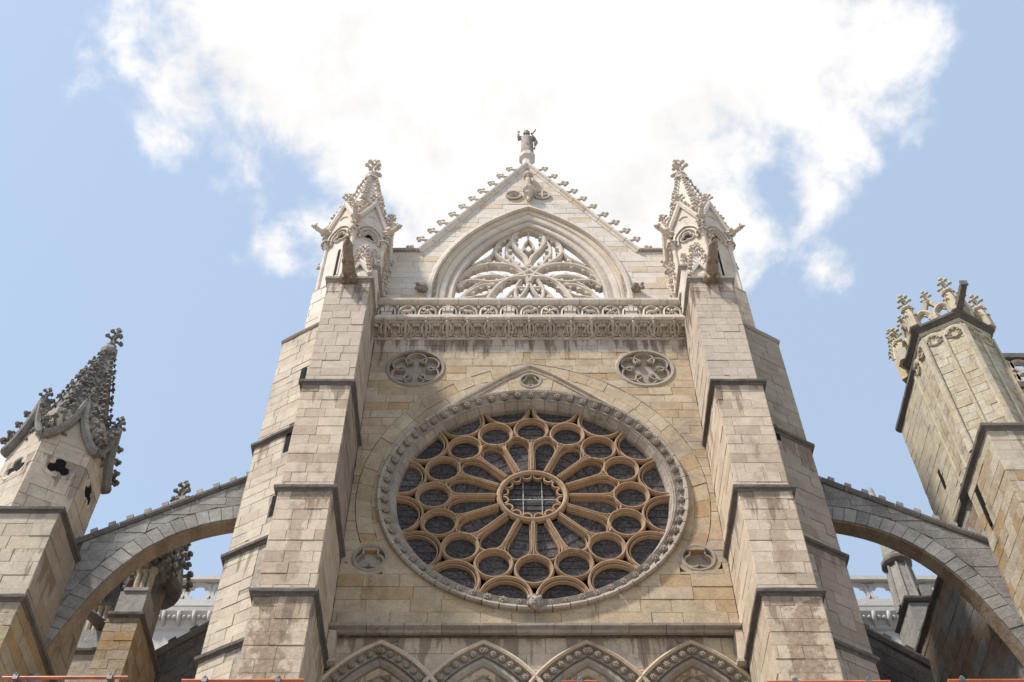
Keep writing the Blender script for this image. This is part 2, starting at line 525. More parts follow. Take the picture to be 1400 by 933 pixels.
# ---- ashlar
def clip_half(poly, px, py, nx, ny):
    """keep the side where (p - P).n >= 0"""
    out = []
    for i in range(len(poly)):
        a, b = poly[i], poly[(i + 1) % len(poly)]
        da = (a[0] - px) * nx + (a[1] - py) * ny
        db = (b[0] - px) * nx + (b[1] - py) * ny
        if da >= 0: out.append(a)
        if (da >= 0) != (db >= 0):
            t_ = da / (da - db)
            out.append((a[0] + (b[0] - a[0]) * t_, a[1] + (b[1] - a[1]) * t_))
    return out


def clip_convex(poly, region):
    for i in range(len(region)):
        a, b = region[i], region[(i + 1) % len(region)]
        poly = clip_half(poly, a[0], a[1], -(b[1] - a[1]), b[0] - a[0])
        if len(poly) < 3: return []
    return poly


def area(p):
    return 0.5 * abs(sum(p[i][0] * p[(i + 1) % len(p)][1] - p[(i + 1) % len(p)][0] * p[i][1] for i in range(len(p))))


def outside_disc(cx, cy, r):
    def f(poly):
        mx = sum(p[0] for p in poly) / len(poly)
        my = sum(p[1] for p in poly) / len(poly)
        # nearest corner decides the tangent
        q = min(poly, key=lambda p: (p[0] - cx) ** 2 + (p[1] - cy) ** 2)
        if math.hypot(q[0] - cx, q[1] - cy) > r and not (abs(mx - cx) < 0.6 and abs(my - cy) < r + .5) and not (abs(my - cy) < 0.4 and abs(mx - cx) < r + .8):
            return poly
        d = math.hypot(mx - cx, my - cy) or 1
        nx, ny = (mx - cx) / d, (my - cy) / d
        return clip_half(poly, cx + nx * r, cy + ny * r, nx, ny)
    return f


def outside_rect(x0, x1, y0, y1):
    def f(poly):
        mx = sum(p[0] for p in poly) / len(poly)
        my = sum(p[1] for p in poly) / len(poly)
        ax = [p[0] for p in poly]
        ay = [p[1] for p in poly]
        if max(ax) <= x0 or min(ax) >= x1 or max(ay) <= y0 or min(ay) >= y1: return poly
        opts = [clip_half(poly, x0, 0, -1, 0), clip_half(poly, x1, 0, 1, 0), clip_half(poly, 0, y0, 0, -1), clip_half(poly, 0, y1, 0, 1)]
        return max(opts, key=lambda p: area(p) if len(p) > 2 else 0)
    return f


def stone_geo(poly, gap, t_, ch, back):
    """poly (counter-clockwise) shrunk by gap/2 with chamfered front edges"""
    cx = sum(p[0] for p in poly) / len(poly)
    cy = sum(p[1] for p in poly) / len(poly)

    def inset(pl, d):
        n = len(pl)
        res = []
        for i in range(n):
            p0, p1, p2 = Vector(pl[i - 1]), Vector(pl[i]), Vector(pl[(i + 1) % n])
            d1, d2 = p1 - p0, p2 - p1
            if d1.length < 1e-5 or d2.length < 1e-5:
                res.append(tuple(p1))
                continue
            d1.normalize(); d2.normalize()
            n1, n2 = Vector((-d1.y, d1.x)), Vector((-d2.y, d2.x))
            nn = n1 + n2
            if nn.length < 1e-4:
                res.append(tuple(p1))
                continue
            nn.normalize()
            k = min(2.0, 1 / max(0.3, nn.dot(n1)))
            q = p1 + nn * d * k
            res.append((q.x, q.y))
        return res
    a = inset(poly, gap / 2)
    b = inset(poly, gap / 2 + ch)
    n = len(poly)
    vs = [(x - cx, y - cy, -back) for x, y in a] + [(x - cx, y - cy, t_ - ch) for x, y in a] + [(x - cx, y - cy, t_) for x, y in b]
    fs = [tuple(range(2 * n, 3 * n))]
    for i in range(n):
        j = (i + 1) % n
        fs.append((i, j, n + j, n + i))
        fs.append((n + i, n + j, 2 * n + j, 2 * n + i))
    return vs, fs, cx, cy


STONE_CACHE = {}
COUNT = {}


def dedupe(poly):
    res = []
    for p in poly:
        if not res or math.hypot(p[0] - res[-1][0], p[1] - res[-1][1]) > 0.012:
            res.append(p)
    if len(res) > 2 and math.hypot(res[0][0] - res[-1][0], res[0][1] - res[-1][1]) < 0.012:
        res.pop()
    return res


def put_stone(parent, fr, poly, mat, t_=0.012, gap=0.008, ch=0.005, back=0.05, name='stone', full=False, label=None):
    poly = dedupe(poly)
    if len(poly) < 3 or area(poly) < 0.006: return
    s2 = sum(poly[i][0] * poly[(i + 1) % len(poly)][1] - poly[(i + 1) % len(poly)][0] * poly[i][1] for i in range(len(poly)))
    if s2 < 0: poly = poly[::-1]
    tt = t_ + rnd.uniform(-0.009, 0.012)
    key = (parent.name, name)
    COUNT[key] = COUNT.get(key, 0) + 1
    if full:
        w = round(poly[1][0] - poly[0][0], 2)
        h = round(poly[2][1] - poly[1][1], 3)
        ck = (w, h, mat.name, t_, back)
        if ck not in STONE_CACHE:
            vs, fs, cx, cy = stone_geo([(0, 0), (w, 0), (w, h), (0, h)], gap, t_, ch, back)
            mb = MB()
            mb.add(vs, fs)
            STONE_CACHE[ck] = mb.mesh('stone_block', mat)
        cx = (poly[0][0] + poly[1][0]) / 2
        cy = (poly[0][1] + poly[2][1]) / 2
        tl = Matrix.Rotation(rnd.uniform(-0.006, 0.006), 4, 'X') @ Matrix.Rotation(rnd.uniform(-0.004, 0.004), 4, 'Y')
        return link_mesh(name, STONE_CACHE[ck], parent, fr.m @ Matrix.Translation((cx, cy, tt - t_)) @ tl)
    vs, fs, cx, cy = stone_geo(poly, gap, tt, ch, back)
    mb = MB()
    mb.add(vs, fs)
    return link_mesh(name, mb.mesh('stone_block', mat), parent, fr.m @ Matrix.Translation((cx, cy, 0)))


def ashlar(parent, fr, region, h, lens, mat, cuts=(), t_=0.012, name='stone', z0=None, gap=0.008, pick=None, hj=0.0, back=0.05):
    """courses of cut stone over the convex region (counter-clockwise 2D points)"""
    vmin = min(p[1] for p in region) if z0 is None else z0
    vmax = max(p[1] for p in region)
    umin = min(p[0] for p in region)
    umax = max(p[0] for p in region)
    v = vmin
    while v < vmax - 0.02:
        hh = h * (1 + rnd.uniform(-hj, hj))
        if hj: hh = round(hh / 0.02) * 0.02
        if vmax - (v + hh) < 0.1: hh = vmax - v
        u = umin - rnd.choice((0, 0.1, 0.25, 0.4, 0.5)) * lens[-1]
        while u < umax - 0.01:
            w = rnd.choice(lens)
            if 0 < umax - (u + w) < 0.12: w = round(umax - u + 0.005, 2)
            rect = [(u, v), (u + w, v), (u + w, v + hh), (u, v + hh)]
            poly = clip_convex(rect, region)
            a0 = area(poly) if len(poly) > 2 else 0
            for c in cuts:
                if len(poly) > 2: poly = c(poly)
            if len(poly) > 2:
                mm = mat if pick is None else pick(u + w / 2, v + hh / 2, mat)
                put_stone(parent, fr, poly, mm, t_, gap, name=name, back=back, full=abs(area(poly) - w * hh) < 1e-6 and abs(a0 - w * hh) < 1e-6)
            u += w
        v += hh


def voussoirs(parent, fr, path_in, path_out, mat, name='voussoir', t_=0.014, back=0.05):
    """stones between two matching 2D paths"""
    for i in range(len(path_in) - 1):
        put_stone(parent, fr, [path_in[i], path_in[i + 1], path_out[i + 1], path_out[i]], mat, t_, name=name, back=back)


def arc(cx, cy, r, a0, a1, n):
    return [(cx + r * math.cos(R(a0 + (a1 - a0) * i / n)), cy + r * math.sin(R(a0 + (a1 - a0) * i / n))) for i in range(n + 1)]


def pointed(half, r, z0, n=12, zlow=None):
    """pointed arch path from right foot over the apex to left foot; centres on the line z0"""
    c = r - half
    at_ = math.degrees(math.acos(c / r))
    right = arc(-c, z0, r, 0, at_, n)
    left = [(-x, y) for x, y in right[:-1]][::-1]
    pts = right + left
    if zlow is not None:
        pts = [(half, zlow)] + pts + [(-half, zlow)]
    return pts


def catmull(pts, n=6, closed=False):
    out = []
    L = len(pts)
    rng = range(L) if closed else range(L - 1)
    for i in rng:
        p0 = pts[(i - 1) % L] if (closed or i > 0) else pts[0]
        p1 = pts[i]
        p2 = pts[(i + 1) % L]
        p3 = pts[(i + 2) % L] if (closed or i + 2 < L) else pts[-1]
        for k in range(n):
            t_ = k / n
            out.append(tuple(0.5 * (2 * p1[j] + (p2[j] - p0[j]) * t_ + (2 * p0[j] - 5 * p1[j] + 4 * p2[j] - p3[j]) * t_ ** 2 + (3 * p1[j] - p0[j] - 3 * p2[j] + p3[j]) * t_ ** 3) for j in range(2)))
    if not closed: out.append(tuple(pts[-1]))
    return out


# ---- reusable carved pieces (meshes shared by their copies)
def crocket_mesh(mat, name='crocket_leaf'):
    """curled leaf knob growing along +Z, curling towards +X"""
    b = MB()
    b.tube([(0, 0, -0.05), (0.03, 0, 0.07), (0.05, 0, 0.14)], [0.045, 0.032, 0.04], 6)
    b.ball((0.10, 0.0, 0.19), 0.062, 7, 4, (1, 1, 0.9), 0.12)
    b.ball((0.03, 0.062, 0.18), 0.05, 6, 4, (1, 1, 0.8), 0.12)
    b.ball((0.03, -0.062, 0.18), 0.05, 6, 4, (1, 1, 0.8), 0.12)
    return b.mesh(name, mat, True)


def trefoil_crocket_mesh(mat):
    b = MB()
    b.tube([(0, 0, -0.10), (0, 0, 0.10), (0, 0, 0.20)], [0.075, 0.04, 0.05], 6)
    b.ball((0, 0, 0.29), 0.075, 8, 5, (1, .9, 1), .06)
    b.ball((0.085, 0, 0.20), 0.066, 8, 5, (1, .9, 1), .06)
    b.ball((-0.085, 0, 0.20), 0.066, 8, 5, (1, .9, 1), .06)
    return b.mesh('trefoil_crocket', mat, True)


def flower_boss_mesh(mat):
    b = MB()
    b.ball((0, 0, 0.055), 0.085, 9, 5, (1, 1, 0.75), 0.04)
    for k in range(6):
        a = 2 * math.pi * k / 6
        b.ball((0.055 * math.cos(a), 0.055 * math.sin(a), 0.10), 0.03, 5, 3, (1, 1, 1))
    b.ball((0, 0, 0.125), 0.028, 5, 3)
    return b.mesh('flower_boss', mat, True)


def finial_mesh(mat):
    """cross flower on a stalk, base at the origin, height 1"""
    b = MB()
    b.tube([(0, 0, -0.1), (0, 0, 0.05), (0, 0, 0.10), (0, 0, 0.16), (0, 0, 0.5), (0, 0, 0.95)], [0.10, 0.10, 0.17, 0.10, 0.07, 0.05], 8)
    for z, r_ in ((0.42, 0.26), (0.74, 0.17)):
        for k in range(4):
            a = math.pi / 2 * k + math.pi / 4
            dx, dy = math.cos(a), math.sin(a)
            b.tube([(0, 0, z - 0.05), (dx * r_ * 0.55, dy * r_ * 0.55, z + 0.02), (dx * r_, dy * r_, z + 0.0)], [0.06, 0.05, 0.05], 5)
            b.ball((dx * r_, dy * r_, z + 0.02), 0.078, 7, 4, (1, 1, 0.9), 0.12)
            b.ball((dx * r_ * 0.9, dy * r_ * 0.9, z + 0.10), 0.05, 5, 3, (1, 1, 1), 0.1)
    b.ball((0, 0, 0.98), 0.085, 7, 5, (1, 1, 1.1), 0.1)
    return b.mesh('finial', mat, True)


CROCK = {k: crocket_mesh(M[k]) for k in ('carved_pale', 'grey_carved', 'tower', 'carved')}
TREFOIL = trefoil_crocket_mesh(M['carved_pale'])
BOSS = flower_boss_mesh(M['ring'])
FINIAL = {k: finial_mesh(M[k]) for k in ('carved_pale', 'grey_carved', 'tower')}


def orient(pos, z_dir, x_dir, s=1.0):
    z = Vector(z_dir).normalized()
    x = Vector(x_dir)
    x = (x - z * x.dot(z))
    if x.length < 1e-5: x = z.orthogonal()
    x.normalize()
    y = z.cross(x)
    m = Matrix((x, y, z)).transposed().to_4x4()
    m.translation = Vector(pos)
    return m @ Matrix.Diagonal((s, s, s, 1))


def hexpts(cx, cy, s, n=6):
    """hexagon with a corner towards the viewer (-Y); order: front, front-right, back-right, back, back-left, front-left"""
    return [(cx + s * math.sin(2 * math.pi * k / n), cy - s * math.cos(2 * math.pi * k / n)) for k in range(n)]


def ledge(path, z, prof, parent, mat, name='dripstone', closed=False):
    """moulding along a plan path; offsets positive to the right of the path direction = outward"""
    b = MB()
    fine = []
    pp = list(path) + ([path[0]] if closed else [])
    for i in range(len(pp) - 1):
        a, c = Vector(pp[i]), Vector(pp[i + 1])
        k = max(1, int((c - a).length / 0.22))
        fine += [tuple(a + (c - a) * (j / k)) for j in range(k)]
    if not closed: fine.append(tuple(pp[-1]))
    b.sweep(fine, [(-o, z + h) for o, h in prof], PLAN, closed)
    b.weather(0.016)
    return b.build(name, mat, parent)


DRIP = [(-0.06, -0.09), (0.03, -0.09), (0.05, -0.04), (0.12, -0.02), (0.13, 0.06), (0.02, 0.17), (-0.06, 0.17)]


def quad_poly(b, pts3):
    b.add(pts3, [tuple(range(len(pts3)))])

# ============================================================ ground
g = MB()
g.box(-600, 600, -600, 600, -0.5, 0)
g.build('ground', M['paving'], None, kind='structure')

# ============================================================ transept facade wall
ZC, RO = 26.58, 4.43          # rose window: centre height, outer radius
facade = thing('transept_wall', 'tan ashlar wall of the cathedral transept around the great rose window', 'church wall', (0, 24, 0))
core = MB()
# wall plate with the round opening, as a ring of quads
NW = 96
X0, X1, Z0, Z1 = -5.6, 5.6, 21.6, 34.6


def edge_pt(a):
    c, s_ = math.cos(a), math.sin(a)
    k = min(((X1) / abs(c)) if abs(c) > 1e-6 else 1e9, ((Z1 - ZC) if s_ > 0 else (ZC - Z0)) / abs(s_) if abs(s_) > 1e-6 else 1e9)
    return (c * k, ZC + s_ * k)


angs = sorted(set([2 * math.pi * i / NW for i in range(NW)] + [math.atan2(Z1 - ZC, X1), math.pi - math.atan2(Z1 - ZC, X1), 2 * math.pi - math.atan2(ZC - Z0, X1), math.pi + math.atan2(ZC - Z0, X1)]))
inn = [(4.2 * math.cos(a), ZC + 4.2 * math.sin(a)) for a in angs]
ext = [edge_pt(a) for a in angs]
n_ = len(angs)
for i in range(n_):
    j = (i + 1) % n_
    core.add([FACADE(*ext[i], -.22), FACADE(*ext[j], -.22), FACADE(*inn[j], -.22), FACADE(*inn[i], -.22)], [(0, 1, 2, 3)])
    core.add([FACADE(*inn[i], -.22), FACADE(*inn[j], -.22), FACADE(*inn[j], -1.4), FACADE(*inn[i], -1.4)], [(0, 1, 2, 3)])
core.build('mortar_bed', M['mortar'], facade)
b = MB()
b.box(-5.6, 5.6, 25.4, 38, 0, 35.8)
b.box(-5.6, 5.6, 24.85, 25.4, 0, 21.0)
b.build('wall_core', M['mortar_dark'], facade)

cut_ring = outside_disc(0, ZC, RO - 0.03)
MX, MZ, MR = 3.70, 32.26, 0.93


def pick_warm(u, v, m):
    if v > 33.1: return M['butt_high']
    return m


# pointed relieving arch round the rose: two arcs (centres (-+1.1, 26.5))
PC, PR = 1.1, 6.12


def pt_arc(r, z_low, n):
    """right half from low foot to apex"""
    a0 = math.degrees(math.asin((z_low - 26.5) / r))
    a1 = math.degrees(math.acos(PC / r))
    return arc(-PC, 26.5, r, a0, a1, n)


def outside_pointed(r):
    def f(poly):
        mx = sum(p[0] for p in poly) / len(poly)
        my = sum(p[1] for p in poly) / len(poly)
        cx = -PC if mx > 0 else PC
        q = Vector((mx - cx, my - 26.5))
        d = q.length or 1
        nx, ny = q.x / d, q.y / d
        return clip_half(poly, cx + nx * r, 26.5 + ny * r, nx, ny)
    return f


def inside_pointed(r):
    def f(poly):
        for cx in (-PC, PC):
            mx = sum(p[0] for p in poly) / len(poly)
            my = sum(p[1] for p in poly) / len(poly)
            q = Vector((mx - cx, my - 26.5))
            d = q.length or 1
            if (cx < 0 and mx > -0.3) or (cx > 0 and mx < 0.3):
                nx, ny = q.x / d, q.y / d
                poly = clip_half(poly, cx + nx * r, 26.5 + ny * r, -nx, -ny)
                if len(poly) < 3: return []
        return poly
    return f


half_w = 5.17
med_cut = lambda s: outside_disc(s * MX, MZ, MR - 0.01)
# upper wall: left half and right half outside the pointed arch
for s in (-1, 1):
    reg = [(0, 31.9), (half_w, 24.3), (half_w, 33.85), (0, 33.85)] if s > 0 else [(-half_w, 24.3), (0, 31.9), (0, 33.85), (-half_w, 33.85)]
    reg = [(0, 24.3), (half_w, 24.3), (half_w, 33.85), (0, 33.85)] if s > 0 else [(-half_w, 24.3), (0, 24.3), (0, 33.85), (-half_w, 33.85)]
    ashlar(facade, FACADE, reg, 0.367, [0.5, 0.62, 0.74, 0.86, 0.98], M['warm'], cuts=[outside_pointed(PR), med_cut(s), outside_disc(0, 31.62, 0.35)], pick=pick_warm, back=.21)
# band of arch stones
NB = 16
ro = pt_arc(PR - 0.005, 24.3, NB)
ri = pt_arc(PR - 0.46, 24.3, NB)
for i in range(NB):
    for s in (-1, 1):
        q = [(s * p[0], p[1]) for p in (ri[i], ri[i + 1], ro[i + 1], ro[i])]
        put_stone(facade, FACADE, q, M['warm'], 0.014, name='arch_stone', back=.21)
# stones between arch band and the ring: radial blocks
NR = 44
for i in range(NR):
    a0, a1 = 2 * math.pi * i / NR, 2 * math.pi * (i + 1) / NR
    for (ra, rb) in ((RO - .03, 5.15), (5.15, 6.2)):
        q = [(ra * math.cos(a0), ZC + ra * math.sin(a0)), (rb * math.cos(a0), ZC + rb * math.sin(a0)), (rb * math.cos(a1), ZC + rb * math.sin(a1)), (ra * math.cos(a1), ZC + ra * math.sin(a1))]
        q = inside_pointed(PR - 0.465)(q)
        if len(q) > 2: q = clip_half(q, 0, 24.3, 0, 1)
        if len(q) > 2: q = clip_half(q, -half_w, 0, 1, 0)
        if len(q) > 2: q = clip_half(q, half_w, 0, -1, 0)
        if len(q) > 2: q = outside_disc(0, 31.62, 0.35)(q)
        for tx in (-4.40, 4.40):
            if len(q) > 2: q = outside_disc(tx, 24.03, 0.46)(q)
        if len(q) > 2:
            put_stone(facade, FACADE, q, M['warm'], 0.010, name='radial_stone', back=.21)
# lower corners: inverted segment band from (5.17, 24.3) to (2.4, 21.9)
TFX, TFZ = 4.40, 24.03
for s in (-1, 1):
    reg = [(0, 21.72), (half_w, 21.72), (half_w, 24.3), (0, 24.3)] if s > 0 else [(-half_w, 21.72), (0, 21.72), (0, 24.3), (-half_w, 24.3)]
    ashlar(facade, FACADE, reg, 0.43, [0.8, 0.95, 1.15, 1.35], M['warm'], cuts=[cut_ring, outside_disc(s * TFX, TFZ, 0.46)], back=.21)

# thin hood moulding over the pointed arch
hl_ = catmull([(0, 32.36), (.66, 31.95), (1.36, 31.36), (2.08, 30.72), (2.95, 29.9), (3.35, 29.45)], 4)
for q in (-1, 1):
    for d_, h_ in ((0, .10), (.22, .045)):
        pth = [(q * x, z - d_) for x, z in hl_]
        if d_: pth = pth[:-6]
        b = MB()
        b.sweep(pth if q > 0 else pth[::-1], [(-.04, -.01), (-.035, h_ * .8), (.02, h_), (.045, -.01)], FACADE)
        b.weather(.008)
        b.build('hood_line', M['pale'] if not d_ else M['ring'], facade)
b = MB()
hp = pt_arc(PR + 0.0, 29.0, 14)
hp = hp + [(-x, y) for x, y in hp[:-1]][::-1]
b.sweep(hp, [(-.02, -.01), (-.02, .02), (.015, .025), (.02, -.01)], FACADE)
b.build('hood_moulding', M['ring'], facade)


# cusped roundels
def foil_shape(b, fr, cx, cz, r, n, rot, depth, bar):
    """bars of an n-lobed foil inside radius r"""
    lob = r * (0.40 if n == 6 else 0.50)
    cr = r - lob - 0.02
    for k in range(n):
        a = rot + 360 * k / n
        lx, lz = cx + cr * math.cos(R(a)), cz + cr * math.sin(R(a))
        sp = 125 if n == 6 else 118
        b.sweep(arc(lx, lz, lob, a - sp, a + sp, 14), [(-bar, -depth), (-bar * .5, 0.0), (bar * .5, 0.0), (bar, -depth)], fr)


def roundel(s):
    fr = FACADE
    b = MB()
    b.sweep(arc(s * MX, MZ, MR - 0.03, 0, 360, 48)[:-1], [(-.09, -.25), (-.09, .0), (-.03, .055), (.045, .05), (.06, -.02), (.06, -.25)], fr, closed=True)
    b.build('roundel_rim', M['ring'], facade)
    b = MB()
    b.sweep(arc(s * MX, MZ, MR, 0, 360, 48)[:-1], [(-.16, -.2), (-.16, .006), (.02, .008), (.02, -.2)], FACADE, closed=True)
    b.build('surround_stone', M['warm'], facade)
    b = MB()
    foil_shape(b, fr, s * MX, MZ, MR - 0.10, 6, 90, 0.17, 0.045)
    b.build('roundel_tracery', M['ring'], facade)
    for k in range(6):
        a = R(60 * k)
        link_mesh('cusp_boss', BOSS, facade, fr.at(s * MX + 0.40 * math.cos(a), MZ + 0.40 * math.sin(a), -0.10, s=0.95))
    b = MB()
    b.prism(arc(s * MX, MZ, MR - 0.02, 0, 360, 40)[:-1], fr, -0.20, -0.16)
    b.build('roundel_back', M['ring'], facade)


for s in (-1, 1):
    roundel(s)
    # trefoil panels
for (cx, cz, rr) in ((-TFX, TFZ, 0.47), (TFX, TFZ, 0.47), (0, 31.62, 0.36)):
    b = MB()
    b.sweep(arc(cx, cz, rr - 0.02, 0, 360, 36)[:-1], [(-.05, -.2), (-.05, .015), (-.01, .035), (.04, .03), (.05, -.02), (.05, -.2)], FACADE, closed=True)
    foil_shape(b, FACADE, cx, cz, rr - 0.05, 3, 90, 0.14, 0.04)
    b.prism(arc(cx, cz, rr - 0.02, 0, 360, 30)[:-1], FACADE, -0.17, -0.14)
    b.build('trefoil_panel', M['ring'], facade)
    b = MB()
    b.sweep(arc(cx, cz, rr, 0, 360, 36)[:-1], [(-.15, -.2), (-.15, .006), (.02, .008), (.02, -.2)], FACADE, closed=True)
    b.build('surround_stone', M['warm'], facade)

# string course under the rose and its returns
SPROF = [(-.05, -.16), (.05, -.16), (.09, -.10), (.22, -.07), (.23, .0), (.10, .10), (-.05, .12)]
b = MB()
segs = 11
for i in range(segs):
    x0 = -5.17 + i * 10.34 / segs
    x1 = x0 + 10.34 / segs - 0.012
    b2 = MB()
    ring0 = [(x0, 24 - o, 21.62 + h) for o, h in SPROF]
    ring1 = [(x1, 24 - o, 21.62 + h) for o, h in SPROF]
    b2.loft([ring0, ring1])
    b2.weather(.01)
    b2.build('string_course_block', M['mould'], facade)
for s in (-1, 1):
    b = MB()
    ring0 = [(s * (5.17 - o), 24 - 0.17 if False else 23.86, 0) for o, h in SPROF]
    b.box(s * 5.17, s * 4.98, 23.84, 24.3, 20.55, 21.46)
    b.box(s * 5.17, s * 4.90, 23.80, 24.3, 20.47, 20.55)
    b.weather(.012)
    b.build('string_return', M['butt'], facade)

# main cornice: cove of leaves, ledge
b = MB()
CW = 5.18
cov = [(24.3, 33.78), (23.97, 33.78), (23.93, 33.86), (23.96, 33.92), (23.90, 34.02), (23.80, 34.16), (23.68, 34.26), (23.62, 34.30), (23.62, 34.36), (24.3, 34.36)]
b.loft([[(-CW, y, z) for y, z in cov], [(CW, y, z) for y, z in cov]])
b.build('cornice_cove', M['carved'], facade)
# leaf carving units, local x across, height along the cove
U = 2 * CW / 15
LEAVES = []
for var_ in range(4):
    lf = MB()
    wob = lambda a=.02: rnd.uniform(-a, a)
    # fat drooping leaf under each small bracket
    lf.tube([(0, -0.05, -0.02), (wob(), -0.12, 0.10), (wob(), -0.24, 0.24), (wob(.01), -0.38, 0.36), (0, -0.44, 0.46)], [0.05, 0.05 + wob(.01), 0.06 + wob(.01), 0.055, 0.05], 7)
    for k in range(7):
        lf.ball((wob(.06), -.10 - k * .05, .08 + k * .055), rnd.uniform(.035, .06), 6, 4, (1.3, 1, .9), .25)
    for q in (-1, 1):
        lf.tube([(q * .07, -.06, .02), (q * (.12 + wob()), -.17, .15), (q * .14, -.28, .28), (q * .05, -.40, .42)], [.02, .045, .05, .03], 6)
        lf.tube([(q * .14, -.06, .06), (q * (.22 + wob()), -.16, .20), (q * .20, -.27, .30), (q * .27, -.34, .36), (q * .32, -.33, .30), (q * .29, -.30, .26)], [.03, .05, .045, .05, .055, .05], 6)
        lf.ball((q * .29, -.33, .31), .07, 7, 4, (1, 1, 1), .1)
        lf.ball((q * (.14 + wob(.03)), -.38, .40), .05, 6, 4, (1, 1, 1), .15)
    for k in range(9):
        lf.ball((-.30 + k * .075 + wob(.02), -0.08 + wob(.02), 0.05 + wob(.04)), rnd.uniform(.03, .055), 6, 4, (1.1, 0.9, 0.9), 0.2)
    for k in range(6):
        lf.ball((-.28 + k * .11 + wob(.03), -0.16 + wob(.03), 0.14 + wob(.03)), rnd.uniform(.025, .045), 6, 4, (1.2, 0.9, 1.0), 0.2)
    lf.ball((0, -0.46, 0.49), 0.065, 7, 4, (1, 1, 1), .1)
    lf.ball((.07, -0.43, 0.47), 0.04, 6, 4)
    lf.ball((-.07, -0.43, 0.47), 0.04, 6, 4)
    LEAVES.append(lf.mesh('leaf_carving', M['carved'], True))
for i in range(15):
    x = -CW + U * (i + 0.5)
    link_mesh('leaf_carving', LEAVES[i % 4], facade, Matrix.Translation((x, 24, 33.86)) @ Matrix.Diagonal((rnd.choice((-1, 1)) * rnd.uniform(.95, 1.05), 1, rnd.uniform(.96, 1.03), 1)))
for i in range(14):
    x0 = -CW + i * 2 * CW / 14
    b = MB()
    pr = [(24.3, 34.362), (23.56, 34.362), (23.50, 34.42), (23.50, 34.50), (23.58, 34.54), (24.3, 34.60)]
    b.loft([[(x0, y, z) for y, z in pr], [(x0 + 2 * CW / 14 - .012, y, z) for y, z in pr]])
    b.build('ledge_block', M['carved_pale'], facade)

# parapet with carved arcade of castles and lions
parapet = thing('carved_parapet', 'parapet band carved with small arches of castles, lions and leaves above the leafy cornice', 'parapet', (0, 23.7, 34.6))
b = MB()
b.box(-CW, CW, 23.78, 24.25, 34.60, 35.42)
b.build('panel_back', M['mould'], parapet)
b = MB()
b.box(-CW, CW, 23.60, 23.78, 34.60, 34.70)
b.build('base_rail', M['carved_pale'], parapet)
for i in range(15):
    x0 = -CW + i * U
    b = MB()
    pr = [(24.3, 35.422), (23.70, 35.422), (23.64, 35.46), (23.60, 35.50), (23.58, 35.55), (23.58, 35.66), (23.64, 35.70), (24.3, 35.76)]
    b.loft([[(x0, y, z) for y, z in pr], [(x0 + U - .012, y, z) for y, z in pr]])
    b.build('coping_block', M['carved_pale'], parapet)
PF = Frame((0, 23.78, 34.70), (1, 0, 0))
ar = MB()
ar.sweep(pointed(0.29, 0.40, 0.22, 6, zlow=0.0), [(-.02, -.02), (-.02, .12), (.03, .15), (.05, .05), (.05, -.02)], Frame((0, 0, 0), (1, 0, 0)))
for q in (-1, 1):
    ar.ball((q * U / 2, -.12, .52), .05, 6, 4)
    ar.tube([(q * .24, -.1, .02), (q * .13, -.13, .05), (q * .06, -.1, .03)], [.03, .035, .02], 5)
ARCHM = ar.mesh('small_arch', M['carved_pale'], False)
ca = MB()   # castle: base with three towers and battlements
ca.box(-.16, .16, -.10, .02, .06, .24)
for x, h, w in ((-.12, .36, .045), (0, .44, .055), (.12, .36, .045)):
    ca.box(x - w, x + w, -.13, .02, .20, h)
    for q in (-1, 0, 1):
        ca.box(x + q * w * .8 - .012, x + q * w * .8 + .012, -.14, .0, h, h + .03)
ca.box(-.18, .18, -.11, .0, .04, .065)
CASTLE = ca.mesh('castle_relief', M['carved_pale'])
li = MB()   # walking lion
li.tube([(-.15, -.06, .20), (-.05, -.08, .22), (.06, -.08, .22), (.13, -.08, .26)], [.05, .06, .06, .05], 7)
li.ball((.17, -.10, .30), .065, 7, 5)
li.ball((.22, -.11, .28), .035, 6, 4)
for x, dx in ((-.14, -.03), (-.09, .04), (.07, -.02), (.12, .07)):
    li.tube([(x, -.07, .20), (x + dx * .4, -.08, .12), (x + dx, -.08, .05)], [.03, .022, .025], 5)
li.tube([(-.18, -.05, .22), (-.23, -.06, .28), (-.19, -.07, .36), (-.12, -.07, .38)], [.02, .018, .018, .03], 5)
LION = li.mesh('lion_relief', M['carved_pale'], True)
le = MB()   # leaf cross
for k in range(4):
    a = math.pi / 4 + k * math.pi / 2
    le.tube([(0, -.05, .24), (.09 * math.cos(a), -.09, .24 + .09 * math.sin(a)), (.17 * math.cos(a), -.06, .24 + .17 * math.sin(a))], [.03, .03, .05], 6)
    le.ball((.17 * math.cos(a + .3), -.08, .24 + .15 * math.sin(a + .3)), .04, 6, 4)
le.ball((0, -.09, .24), .045, 7, 5)
le.tube([(0, -.05, 0), (0, -.08, .24), (0, -.05, .46)], [.02, .03, .02], 5)
LEAFX = le.mesh('leaf_relief', M['carved_pale'], True)
for i in range(15):
    x = -CW + U * (i + .5)
    mt = Matrix.Translation((x, 23.78, 34.70))
    link_mesh('small_arch', ARCHM, parapet, mt @ Matrix.Diagonal((1, rnd.uniform(.9, 1.05), rnd.uniform(.97, 1.03), 1)))
    link_mesh(('castle_relief', 'lion_relief', 'leaf_relief')[i % 3], (CASTLE, LION, LEAFX)[i % 3], parapet, mt @ Matrix.Diagonal((rnd.uniform(1.12, 1.25) * (1 if i % 2 else -1), 1.3, rnd.uniform(1.1, 1.2), 1)))

# ---------------------------------------------------------- arcade under the string
AZ0, AOFF = 18.15, 1.437          # arcs r about (-+1.437, 18.15) from each arch centre
ACX = (-3.86, -1.30, 1.28, 3.87)


